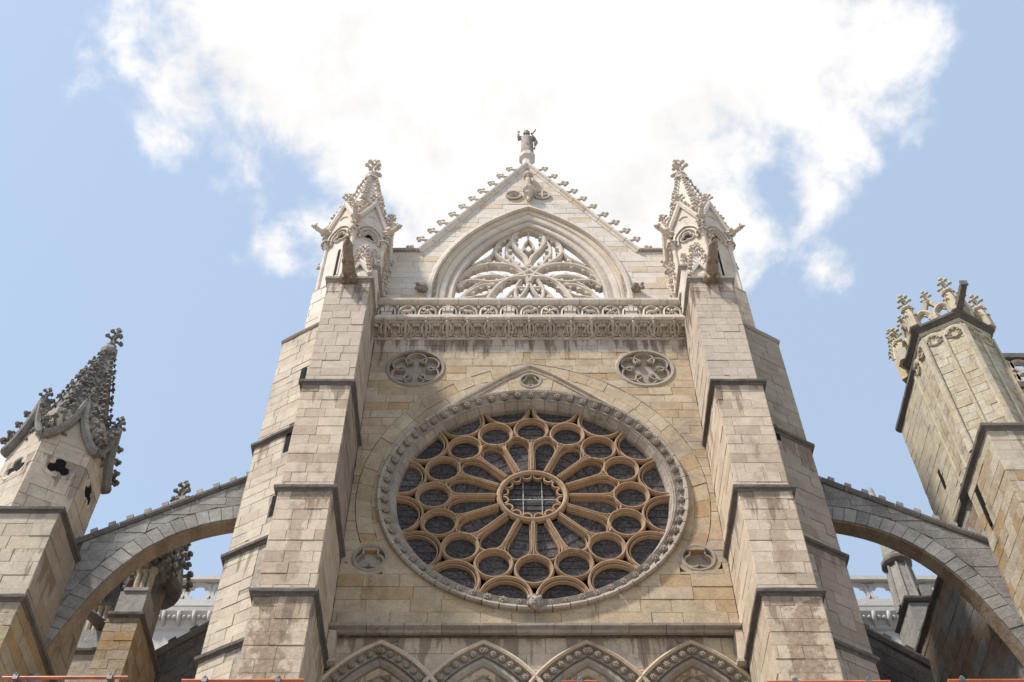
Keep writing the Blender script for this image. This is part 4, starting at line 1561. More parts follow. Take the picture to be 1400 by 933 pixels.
    for k in range(6):
        a0_ = R(-90 + 60 * k + 30)
        link_mesh('gablet_finial', FINIAL['carved_pale'], pn, Matrix.Translation((s * TCX + .62 * math.cos(a0_), 24 + .62 * math.sin(a0_), 41.3)) @ Matrix.Scale(.7, 4))
    for k in range(6):   # leaf bunches at the springing of the gables
        x, y = hp_[k]
        d = Vector((x - s * TCX, y - 24, 0)).normalized()
        for q in range(4):
            link_mesh('leaf_carving', CROCK['carved_pale'], pn, orient(Vector((x, y, 39.0 + q * .14)) + d * .06, (d.x + rnd.uniform(-.5, .5), d.y + rnd.uniform(-.5, .5), .4), (0, 0, 1), rnd.uniform(.7, 1.1)))
    b = MB()
    b.poly_ring(s * TCX, 24, [(.12, 44.5), (.26, 44.6), (.26, 44.7), (.13, 44.85), (.10, 45.0)], 8)
    b.build('collar', M['carved_pale'], pn)
    link_mesh('finial', FINIAL['carved_pale'], pn, Matrix.Translation((s * TCX, 24, 44.85)) @ Matrix.Scale(1.35, 4))
    # ---- little relief pinnacle on the buttress cap
    lp = thing('small_pinnacle', 'small crocketed pinnacle standing on the %s buttress cap beside the gargoyle' % side, 'pinnacle', (s * 5.66, 22.4, 34.37), 'small pinnacles on the buttress caps')
    b = MB()
    b.box(s * 5.66 - .30, s * 5.66 + .30, 22.12, 22.72, 34.37, 35.0)
    b.build('base_block', M['carved_pale'], lp)
    b = MB()
    b.loft([[(s * 5.66 - .3, 22.12, 35.0), (s * 5.66 + .3, 22.12, 35.0), (s * 5.66 + .3, 22.72, 35.0), (s * 5.66 - .3, 22.72, 35.0)], [(s * 5.66 - .04, 22.38, 36.5), (s * 5.66 + .04, 22.38, 36.5), (s * 5.66 + .04, 22.46, 36.5), (s * 5.66 - .04, 22.46, 36.5)]])
    b.build('spire', M['carved_pale'], lp)
    for k in range(4):
        dx, dy = ((-1, -1), (1, -1), (1, 1), (-1, 1))[k]
        for i in range(5):
            t_ = (i + .3) / 5
            r_ = .3 + (.04 - .3) * t_
            link_mesh('crocket', CROCK['carved_pale'], lp, orient((s * 5.66 + dx * r_, 22.42 + dy * r_, 35.0 + 1.5 * t_), (dx, dy, .6), (0, 0, 1), .85 - .2 * t_))
    for k in range(2):
        fr4 = Frame((s * 5.66, 22.12, 0), (1, 0, 0)) if k == 0 else wall_frame((s * 5.36, 22.12), (s * 5.36, 22.72), (s * 5.66, 22.4))[0]
        cxu = 0 if k == 0 else .3
        b = MB()
        b.sweep([(cxu - .32, 34.95), (cxu, 35.55), (cxu + .32, 34.95)], [(-.05, -.05), (-.05, .06), (.04, .07), (.04, -.05)], fr4)
        b.build('gable_coping', M['carved_pale'], lp)
    link_mesh('finial', FINIAL['carved_pale'], lp, Matrix.Translation((s * 5.66, 22.42, 36.4)) @ Matrix.Scale(.75, 4))
    # blind arcading on the turret behind (gabled relief towards the rose side)
    return th


for s in (-1, 1):
    stair_turret(s)

# ============================================================ gable
GY = 24.6
GF = Frame((0.05, GY, 0), (1, 0, 0))
gable = thing('gable_wall', 'whitish pointed gable above the parapet with an open traceried arch', 'gable', (0.05, 25, 36))
HW, ZS, ZA = 4.05, 40.2, 46.75
slope = (ZA - ZS) / HW
# window arches: centres (+-c, zc)
WZ = 37.35


def garch(half, r, zlow=36.2, n=14, cz=WZ):
    return pointed(half, r, cz, n, zlow=zlow)




def gcut(poly):
    mx = sum(p[0] for p in poly) / len(poly)
    my = sum(p[1] for p in poly) / len(poly)
    half, r = 3.62, 6.90
    if my < WZ:
        if abs(mx) < half: return clip_half(poly, half if mx > 0 else -half, 0, 1 if mx > 0 else -1, 0)
        return poly
    c = -(r - half) if mx > 0 else (r - half)
    d = math.hypot(mx - c, my - WZ) or 1
    nx, ny = (mx - c) / d, (my - WZ) / d
    return clip_half(poly, c + nx * r, WZ + ny * r, nx, ny)


# core: strips between the arch and the gable outline
def arch_z(x, half, r):
    c = r - half
    ax = abs(x)
    return WZ + math.sqrt(max(0, r * r - (ax + c) ** 2)) if ax < half else None


core = MB()
xs = [-5.3, -HW] + [-3.5 + 7.0 * i / 44 for i in range(45)] + [HW, 5.3]
for i in range(len(xs) - 1):
    xa, xb = xs[i], xs[i + 1]

    def top(x):
        return ZS if abs(x) >= HW else ZS + (HW - abs(x)) * slope

    def bot(x):
        z = arch_z(x, 3.50, 6.78)
        return 34.5 if z is None else z
    ba, bb_ = bot(xa), bot(xb)
    if abs(xa) >= 3.5 and abs(xb) >= 3.5: ba = bb_ = 34.5
    y0, y1 = GY, GY + .75
    core.add([(xa + .05, y0, ba), (xb + .05, y0, bb_), (xb + .05, y0, top(xb)), (xa + .05, y0, top(xa)), (xa + .05, y1, ba), (xb + .05, y1, bb_), (xb + .05, y1, top(xb)), (xa + .05, y1, top(xa))],
             [(0, 1, 2, 3), (7, 6, 5, 4), (0, 4, 5, 1), (3, 2, 6, 7)])
core.build('masonry_core', M['mortar'], gable)
for s in (-1, 1):
    def P(*a):
        pts = [(s * x, z) for x, z in a]
        return pts if s > 0 else pts[::-1]
    reg = P((0.0, 36.0), (5.2, 36.0), (5.2, ZS), (HW, ZS), (0.0, ZA))
    ashlar(gable, GF, P((0.0, ZS), (HW, ZS), (0.0, ZA)), .35, [.6, .75, .9, 1.05], M['pale'], cuts=[gcut])
    ashlar(gable, GF, P((0.0, 35.9), (5.2, 35.9), (5.2, ZS), (0.0, ZS)), .36, [.7, .85, 1.0, 1.2], M['pale'], cuts=[gcut])
# arch mouldings, outer to inner, stepping back
# stepping back only as far as the tracery
steps = [(3.62, 6.90, [(-.12, -.05), (-.12, .05), (-.04, .12), (.07, .13), (.10, .02), (.10, -.05)], 'carved_pale'),
         (3.42, 6.70, [(-.14, -.25), (-.14, .0), (-.02, -.02), (.10, -.01), (.14, -.06), (.14, -.25)], 'pale'),
         (3.19, 6.47, [(-.17, -.45), (-.17, -.14), (-.06, -.06), (.10, -.10), (.14, -.16), (.14, -.45)], 'pale'),
         (2.90, 6.18, [(-.16, -.48), (-.16, -.22), (-.05, -.19), (.08, -.17), (.14, -.22), (.14, -.48)], 'carved_pale')]
for half, r, pf, mm in steps:
    path = garch(half, r, zlow=35.9)
    n_seg = len(path) - 1
    b = MB()
    b.sweep(path, pf, GF)
    b.build('arch_moulding', M[mm], gable)
# carved heads at the feet of the outer moulding
for q in (-1, 1):
    b = MB()
    p = GF(q * 3.85, 37.55, .12)
    b.ball(p, .16, 8, 6, (1.1, .9, .9), .2)
    for k in range(6):
        b.ball(p + Vector((rnd.uniform(-.22, .22), -.08, rnd.uniform(-.14, .14))), .09, 7, 4, (1, 1, 1), .2)
    b.ball(p + Vector((q * .2, -.14, .1)), .07, 7, 5)
    b.build('carved_beast', M['mould'], gable, smooth=True)

# tracery of the open arch, drawn as centre lines in metres around the star centre
TY = GY + .32
TF = Frame((0.05, TY, 39.30), (1, 0, 0))


def tr_bar(b, pts, w=.075, d=0.0, n=5, closed=False, deep=.30):
    b.sweep(catmull(pts, n, closed), [(-w, -deep), (-w, d - .08), (-w * .35, d), (w * .35, d), (w, d - .08), (w, -deep)], TF, closed)


def cusps(b, pts, side, size=.10, every=3, start=2):
    """little cusp points along a curve"""
    P_ = catmull(pts, 5)
    for i in range(start, len(P_) - 2, every):
        p, q = Vector(P_[i]), Vector(P_[i + 1])
        d = (q - p).normalized()
        nrm = Vector((-d.y, d.x)) * side
        b.prism([tuple(p - d * size * .9 + nrm * .03), tuple(p + d * size * .9 + nrm * .03), tuple(p + d * size * .25 + nrm * size), tuple(p + nrm * (size + .05)), tuple(p - d * size * .25 + nrm * size)][::1 if side < 0 else -1], TF, -.26, -.05)


def tp(px_, py_):
    """zoom-measured drawing units to metres in the tracery plane"""
    # horizontal 1 unit = 1/6.667 photo px; scales measured on that plane
    return ((px_ - 683) / 6.667 / 37.3, (540 - py_) / 6.667 / 19.2)


half_curves = {
    'heart': [(683, 470), (715, 400), (790, 330), (840, 265), (825, 200), (770, 160), (683, 140)],
    'petal_up_out': [(683, 480), (760, 500), (880, 450), (985, 380), (995, 320), (950, 255), (880, 215), (850, 215)],
    'petal_up_in': [(800, 490), (830, 430), (885, 380), (890, 310), (865, 265), (838, 240)],
    'side_top': [(683, 620), (740, 540), (830, 485), (960, 462), (1090, 468), (1210, 500), (1290, 550), (1345, 620)],
    'side_low': [(640, 500), (735, 545), (830, 575), (930, 605), (1050, 618), (1200, 605), (1290, 622), (1350, 660)],
    'side_mid': [(870, 590), (960, 560), (1070, 560), (1170, 580), (1250, 612)],
    'low_out': [(683, 560), (720, 575), (830, 580), (930, 620), (1000, 680), (1060, 760), (1100, 860)],
    'low_in': [(683, 600), (700, 650), (740, 710), (790, 765), (830, 840), (840, 930)],
    'low_arch': [(720, 665), (790, 665), (850, 700), (900, 750), (960, 830)],
    'corner': [(1000, 640), (1100, 640), (1180, 670), (1250, 710), (1300, 760)],
    'side_sub': [(1010, 640), (1080, 612), (1160, 640), (1240, 690), (1290, 740)],
    'low_sub': [(760, 600), (800, 650), (810, 720), (790, 765)],
    'tri_cusp': [(995, 330), (1050, 395), (1130, 440), (1215, 480)],
    'corner_low': [(950, 620), (1010, 680), (1090, 730), (1200, 745), (1330, 760)],
}
for nm, pts in half_curves.items():
    for q in (-1, 1):
        b = MB()
        pp = [(q * x, z) for x, z in (tp(*p) for p in pts)]
        main = nm in ('heart', 'side_top', 'side_low', 'low_out', 'petal_up_out')
        e = 0.003 * list(half_curves).index(nm) + (.0015 if q > 0 else 0)
        tr_bar(b, pp, .108 if main else .08, (0.0 if main else -.04) + e)
        b.build('tracery_bar', M['carved_pale'], gable)
b = MB()
for nm, sd_, st in (('heart', 1, 4), ('petal_up_out', 1, 6), ('side_top', -1, 10), ('side_low', -1, 14), ('side_low', 1, 12), ('low_out', -1, 8), ('low_arch', -1, 3), ('corner', -1, 3), ('tri_cusp', -1, 2), ('side_low', -1, 3), ('side_top', 1, 4), ('low_out', 1, 6), ('petal_up_in', 1, 3), ('side_mid', 1, 3)):
    for q in (-1, 1):
        pp = [(q * x, z) for x, z in (tp(*p) for p in half_curves[nm])]
        cusps(b, pp, sd_ * q, .17, 5, st)
b.build('cusp_points', M['carved_pale'], gable)
b = MB()   # small ogee inside the heart
for q in (-1, 1):
    tr_bar(b, [(q * x, z) for x, z in (tp(*p) for p in [(683, 235), (720, 275), (735, 310), (705, 335), (683, 350)])], .045, -.05 + q * .001)
tr_bar(b, [tp(683, 170), tp(683, 205), tp(683, 240)], .04, -.05)
b.build('heart_ogee', M['carved_pale'], gable)
b = MB()   # lower half below the parapet line: vertical mullions down to the sill
for x in (-2.4, -1.6, -.8, 0, .8, 1.6, 2.4):
    b.box(x + .05 - .06, x + .05 + .06, TY + .02, TY + .24, 35.6, 37.1)
b.build('mullions', M['carved_pale'], gable)

# raking coping and trefoil crockets
for q in (-1, 1):
    n_c = 9
    for i in range(n_c):
        t0, t1 = i / n_c, (i + 1) / n_c - .004
        b = MB()
        x0, z0 = q * (HW + .1) * (1 - t0), ZS - .05 + (ZA + .25 - ZS) * t0
        x1, z1 = q * (HW + .1) * (1 - t1), ZS - .05 + (ZA + .25 - ZS) * t1
        pf = [(-.14, -.9), (-.14, .04), (-.07, .07), (-.02, .15), (.05, .17), (.08, .14), (.09, -.9)]
        if q < 0: b.sweep([(x0, z0), (x1, z1)], pf, GF)
        else: b.sweep([(x1, z1), (x0, z0)], pf, GF)
        b.build('coping_block', M['pale'], gable)
    nc = 11
    for i in range(nc):
        t_ = (i + .05) / nc
        x, z = q * (HW + .1) * (1 - t_), ZS - .05 + (ZA + .25 - ZS) * t_
        d = Vector((q * (ZA - ZS), 0, HW)).normalized()
        d = (d * 1.0 + Vector((q * .25, 0, .0))).normalized()
        link_mesh('trefoil_crocket', TREFOIL, gable, orient(GF(x, z, .06) + d * .16, d + Vector((rnd.uniform(-.08, .08), 0, rnd.uniform(-.08, .08))), Vector((d.z, 0, -d.x)), rnd.uniform(1.15, 1.35)))
    b = MB()
    pr = [(GY + .8, ZS - .05), (GY - .10, ZS - .05), (GY - .12, ZS), (GY - .12, ZS + .08), (GY + .8, ZS + .14)]
    b.loft([[(q * (HW + .05) + .05, y, z) for y, z in pr], [(q * 5.35 + .05, y, z) for y, z in pr]])
    b.build('shoulder_coping', M['mould'], gable)

# shields
for q in (-1, 1):
    fr = Frame((0.05 + q * .58, GY, 44.35), (1, 0, 0))
    b = MB()
    b.prism(arc(0, 0, .30, 0, 360, 28)[:-1], fr, -.02, .06)
    b.sweep(arc(0, 0, .29, 0, 360, 28)[:-1], [(-.04, .04), (-.04, .10), (.03, .10), (.04, .04)], fr, closed=True)
    if q > 0:
        b.prism([(-.22, -.04), (.22, -.04), (.22, .04), (-.22, .04)], fr, .06, .11)
        b.prism([(-.035, -.22), (.035, -.22), (.035, .22), (-.035, .22)], fr, .06, .115)
        for a, c in ((-.1, .1), (.1, .1), (-.1, -.1), (.1, -.1)):
            b.ball(fr(a, c, .08), .035, 6, 4)
    else:
        b.tube([fr(-.14, -.02, .08), fr(-.02, .02, .10), fr(.10, .02, .09)], [.04, .055, .045], 6)
        b.ball(fr(.14, .10, .09), .055, 7, 5)
        for a, c in ((-.16, -.14), (-.06, -.15), (.06, -.14), (.15, -.12)):
            b.tube([fr(a * .8, -.02, .08), fr(a, c, .08)], [.03, .022], 5)
        b.tube([fr(-.15, 0, .08), fr(-.2, .12, .08), fr(-.1, .18, .08)], [.02, .02, .03], 5)
    b.build('round_shield', M['carved'], gable)


# ---- statues
def robed_figure(name, label, base, h, mat, arms=True):
    """standing robed stone figure; one continuous body mesh, arms raised"""
    t = thing(name, label, 'statue', base)
    bx, by, bz = base
    b = MB()
    k = h / 1.8
    prof = [(0, .22, .19), (.12, .24, .20), (.45, .22, .18), (.80, .22, .17), (1.0, .21, .16), (1.15, .22, .16), (1.28, .23, .15), (1.38, .20, .13), (1.46, .10, .09), (1.54, .07, .075)]
    rings = []
    for z, rx, ry in prof:
        ring = []
        for i in range(20):
            a = 2 * math.pi * i / 20
            fold = 1 + (.10 * math.sin(5 * a + z * 2) + .05 * math.sin(9 * a)) * (1 if z < 1.3 else .2)
            ring.append((bx + k * rx * fold * math.cos(a), by + k * ry * fold * math.sin(a), bz + k * z))
        rings.append(ring)
    b.loft(rings)
    hd = (bx, by - .05 * k, bz + k * 1.68)
    b.ball(hd, .115 * k, 12, 9, (.88, .98, 1.2))
    b.ball((hd[0], hd[1] - .11 * k, hd[2] - .01), .024 * k, 6, 4, (.8, 1, 1.5))
    for q in (-1, 1):
        b.ball((hd[0] + q * .04 * k, hd[1] - .09 * k, hd[2] + .025 * k), .018 * k, 6, 4)
        b.ball((hd[0] + q * .10 * k, hd[1] + .01, hd[2] - .04 * k), .05 * k, 7, 5, (.7, 1, 1.6), .1)
    b.ball((hd[0], hd[1] + .03 * k, hd[2] + .04 * k), .125 * k, 10, 7, (1, 1, 1.0))
    b.tube([(hd[0] - .05, hd[1] - .09 * k, hd[2] - .055 * k), (hd[0] + .05, hd[1] - .09 * k, hd[2] - .055 * k)], .012 * k, 5)
    # beard
    b.ball((hd[0], hd[1] - .07 * k, hd[2] - .12 * k), .06 * k, 7, 5, (1, .8, 1.3), .1)
    if arms:
        # his right arm lifted, hand open
        b.tube([(bx - .20 * k, by, bz + 1.38 * k), (bx - .28 * k, by - .05 * k, bz + 1.14 * k), (bx - .31 * k, by - .10 * k, bz + 1.34 * k), (bx - .30 * k, by - .12 * k, bz + 1.55 * k)], [.08 * k, .065 * k, .045 * k, .03 * k], 8)
        for i in range(4):
            b.tube([(bx + (-.325 + i * .016) * k, by - .125 * k, bz + 1.57 * k), (bx + (-.33 + i * .02) * k, by - .13 * k, bz + (1.66 + .02 * (i in (1, 2))) * k)], .012 * k, 5)
        b.tube([(bx - .28 * k, by - .12 * k, bz + 1.56 * k), (bx - .25 * k, by - .13 * k, bz + 1.62 * k)], .012 * k, 5)
        # his left arm bent across, holding the staff
        b.tube([(bx + .20 * k, by, bz + 1.36 * k), (bx + .29 * k, by - .06 * k, bz + 1.08 * k), (bx + .20 * k, by - .22 * k, bz + 1.13 * k)], [.08 * k, .07 * k, .045 * k], 8)
        for i in range(4):
            b.tube([(bx + .20 * k, by - .24 * k, bz + (1.11 + i * .025) * k), (bx + .15 * k, by - .29 * k, bz + (1.12 + i * .025) * k), (bx + .19 * k, by - .31 * k, bz + (1.12 + i * .025) * k)], .012 * k, 5)
    # mantle over the shoulders
    b.tube([(bx - .17 * k, by - .12 * k, bz + 1.20 * k), (bx - .02 * k, by - .16 * k, bz + .70 * k), (bx + .14 * k, by - .15 * k, bz + .25 * k)], [.03 * k, .045 * k, .03 * k], 7)
    b.tube([(bx + .27 * k, by, bz + 1.38 * k), (bx + .34 * k, by - .02 * k, bz + .95 * k), (bx + .27 * k, by - .03 * k, bz + .45 * k)], [.06 * k, .08 * k, .04 * k], 7)
    b.build('body', mat, t, smooth=True)
    return t, k


ped = thing('pedestal', 'stone six-sided pedestal on the gable tip carrying the statue', 'pedestal', (0.05, 24.85, 46.8))
b = MB()
b.poly_ring(0.06, 24.85, [(.34, 46.6), (.24, 47.0), (.22, 47.75), (.30, 47.85), (.36, 47.92), (.37, 48.15), (.30, 48.25), (.29, 48.32)], 8, R(22.5))
b.build('drum', M['carved_pale'], ped)
st, k = robed_figure('statue', 'grey robed stone figure with raised hand standing on the gable tip', (0.06, 24.85, 48.32), 2.15, M['mould'])
b = MB()
b.tube([(0.06 + .20 * k, 24.85 - .30 * k, 48.32 + 1.15 * k), (0.06 + .22 * k, 24.80, 48.32 + 1.6 * k), (0.06 + .34 * k, 24.65, 48.32 + 1.72 * k)], [.025, .03, .035], 6)
b.build('banner_arm', M['mould'], st)
b = MB()
b.tube([(-.02, 24.85, 48.32 + 1.86 * k), (-.03, 24.85, 48.32 + 2.05 * k)], .012, 5)
b.build('rod', M['mould'], st)
ns, k2 = robed_figure('niche_figure', 'small carved figure on a corbel between the two round shields', (0.08, GY - .26, 44.62), .98, M['carved'], arms=False)
b = MB()
b.poly_ring(0.08, GY - .2, [(.06, 43.75), (.10, 44.0), (.20, 44.1), (.12, 44.2), (.14, 44.35), (.24, 44.5), (.26, 44.6), (.22, 44.62)], 8, R(22.5))
b.build('corbel', M['carved_pale'], ns)
b = MB()
b.poly_ring(0.08, GY - .16, [(.20, 45.68), (.23, 45.75), (.14, 45.95), (.06, 46.1)], 8)
b.build('canopy', M['carved_pale'], ns)


# ============================================================ outer pier on the left, with its spired turret
def hexring(cx, cy, s, z):
    return [(x, y, z) for x, y in hexpts(cx, cy, s)]


PX, PYF, PSH = 12.48, 22.6, 24.37
lp = thing('outer_pier', 'grey stepped outer pier at the left edge carrying the flying buttress', 'pier', (-13.5, 23, 0))
b = MB()
b.box(-PX - 2.6, -PX, PYF, 26.4, 0, PSH)
b.box(-PX - 2.6, -PX + .02, PYF - .12, 26.4, 0, 21.25)
b.build('masonry_core', M['mortar'], lp)
for (z0, z1, yf, dx, mt) in ((16.4, 21.25, PYF - .13, .03, 'ochre'), (21.25, PSH, PYF, 0, 'turret')):
    fr, L = wall_frame((-PX - 2.6, yf), (-PX + dx, yf), (-PX - 1, 24))
    ashlar(lp, fr, [(0, z0), (L, z0), (L, z1), (0, z1)], (z1 - z0) / round((z1 - z0) / .42), [.55, .7, .85, 1.0], M[mt])
    fr, L = wall_frame((-PX + dx, yf), (-PX + dx, 26.4), (-PX - 1, 24))
    ashlar(lp, fr, [(0, z0), (L, z0), (L, z1), (0, z1)], (z1 - z0) / round((z1 - z0) / .42), [.6, .75, .95, 1.1], M['turret_shaded' if z0 > 20 else 'ochre'])  # upper side face takes the stone with painted shade
for zz, dy in ((PSH, 0), (21.25, -.13)):
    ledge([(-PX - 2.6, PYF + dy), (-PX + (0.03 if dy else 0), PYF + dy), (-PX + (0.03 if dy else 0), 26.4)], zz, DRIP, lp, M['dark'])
b = MB()
b.box(-PX - 2.6, -PX + .0, PYF, 26.4, PSH, PSH + .17)
b.build('ledge_top', M['grey'], lp)

HX, HY, HS = -14.10, 24.5, 1.40
tu = thing('spired_turret', 'six-sided grey turret with trefoil openings and a crocketed spire, at far left', 'turret', (HX, HY, PSH))
b = MB()
b.loft([hexring(HX, HY, HS - .01, PSH), hexring(HX, HY, HS - .01, 29.3)])
b.build('masonry_core', M['mortar'], tu)
hp_ = hexpts(HX, HY, HS)
for k in range(6):
    a, c = hp_[k], hp_[(k + 1) % 6]
    fr, L = wall_frame(a, c, (HX, HY))
    if k in (0, 1, 5):
        tz = 27.0
        cuts = [outside_disc(L / 2, tz, .36)]
        ashlar(tu, fr, [(0, PSH), (L, PSH), (L, 29.0), (0, 29.0)], .42, [.5, .65, .8], M['turret'], cuts=cuts, t_=.02)
        # trefoil opening: three deep dark lobes in a hollow surround
        b = MB()
        for q in (90, 210, 330):
            cxx, czz = L / 2 + .155 * math.cos(R(q)), tz + .155 * math.sin(R(q))
            b.sweep(arc(cxx, czz, .20, q - 118, q + 118, 10), [(-.03, -.1), (-.035, .03), (.11, .035), (.20, .02), (.20, -.1)] if False else [(-.16, .005), (-.15, .032), (-.02, .028), (.03, -.02), (.03, -.1), (-.16, -.1)], fr)
        b.build('trefoil_surround', M['turret'], tu)
        b = MB()
        for i, q in enumerate((90, 210, 330)):
            b.prism([(u_, w_) for u_, w_ in arc(L / 2 + .155 * math.cos(R(q)), tz + .155 * math.sin(R(q)), .175, 0, 360, 14)[:-1]], fr, -.05, -.005 + .001 * i)
        b.prism(arc(L / 2, tz, .12, 0, 360, 10)[:-1], fr, -.05, -.001)
        b.build('opening', M['void'], tu)
    else:
        b = MB()
        b.prism([(0, PSH), (L, PSH), (L, 29), (0, 29)], fr, 0, .01)
        b.build('back_facing', M['turret'], tu)
    # ogee gable: low at the corners, peaked in the middle
    g2 = Frame(fr(L / 2, 0, 0), fr.u)
    hl = L / 2 + .10
    pth = catmull([(-hl, 27.95), (-hl * .80, 28.02), (-hl * .45, 28.42), (-hl * .18, 29.0), (0, 29.75)], 4)
    pth = pth + [(-x, z) for x, z in pth[:-1]][::-1]
    b = MB()
    b.sweep(pth, [(-.13, -.10), (-.13, .14), (-.04, .24), (.06, .26), (.10, .16), (.10, -.10)], g2)
    b.build('ogee_gable', M['grey_carved'], tu)
    b = MB()
    b.prism([(x, z) for x, z in pth] + [(hl, 30.0), (-hl, 30.0)][:0] + [(0.0, 28.2)] if False else [(-hl, 27.95), (hl, 27.95), (hl * .18, 29.0), (0, 29.7), (-hl * .18, 29.0)], g2, -.1, .03)
    b.build('gable_panel', M['turret'], tu)
    link_mesh('gable_finial', FINIAL['grey_carved'], tu, Matrix.Translation(g2(0, 29.65, .12)) @ Matrix.Scale(.75, 4))
    for q in (-1, 1):
        for (x, z) in ((.78, 28.20), (.60, 28.42), (.42, 28.72), (.24, 29.10)):
            link_mesh('crocket', CROCK['grey_carved'], tu, orient(g2(q * x * hl / .8, z, .12), g2.v + g2.u * q * .5 + g2.n * .4, g2.n, 1.25))
# spire with crockets
SB, ST_ = 28.1, 33.6
crocketed_spire(tu, HX, HY, SB, ST_, 1.34, .17, 'grey_carved', 'grey_carved', rows=19, size=.95)
for k in range(6):   # extra carved leaves at the foot of the spire
    for j in range(46 if k in (4, 5, 0, 1) else 4):
        a = R(-90 + 60 * k + 30 + rnd.uniform(-26, 26))
        t_ = rnd.uniform(.02, 1) ** 1.6 * .85
        r_ = (1.34 + (.17 - 1.34) * t_) * .90
        link_mesh('leaf_carving', CROCK['grey_carved'], tu, orient((HX + r_ * math.cos(a), HY + r_ * math.sin(a), SB + (ST_ - SB) * t_), (math.cos(a), math.sin(a), .4), (0, 0, 1), rnd.uniform(.6, .95)))
b = MB()
b.poly_ring(HX, HY, [(.16, 33.5), (.27, 33.62), (.30, 33.75), (.27, 33.9), (.13, 34.05), (.10, 34.2)], 8)
b.build('collar', M['grey'], tu)
link_mesh('finial', FINIAL['grey_carved'], tu, Matrix.Translation((HX, HY, 34.0)) @ Matrix.Scale(1.05, 4))
b = MB()   # broached foot of the turret
b.loft([[(-PX - 2.6, PYF + .1, PSH + .16), (-PX - .08, PYF + .1, PSH + .16), (-PX - .08, 26.3, PSH + .16), (-PX - 2.6, 26.3, PSH + .16)],
        [(HX - 1.0, HY - 1.0, PSH + 1.0), (HX + 1.0, HY - 1.0, PSH + 1.0), (HX + 1.0, HY + 1.0, PSH + 1.0), (HX - 1.0, HY + 1.0, PSH + 1.0)]])
b.build('broach', M['grey'], tu)

# ============================================================ upper flying buttresses
FY0, FY1 = 24.5, 25.0
SOF = [(7.2, 25.62), (8.35, 25.52), (9.54, 25.12), (10.56, 24.35), (11.33, 23.25), (11.88, 21.95), (12.26, 20.75), (12.46, 19.9)]
SOF = [((x + .59) * 1.0204 - .59 - .05, (z - 1.6) * 1.0204 + 1.6 - .04) for x, z in SOF]
TOPA, TOPB = (7.2, 28.31), (12.9, 24.93)


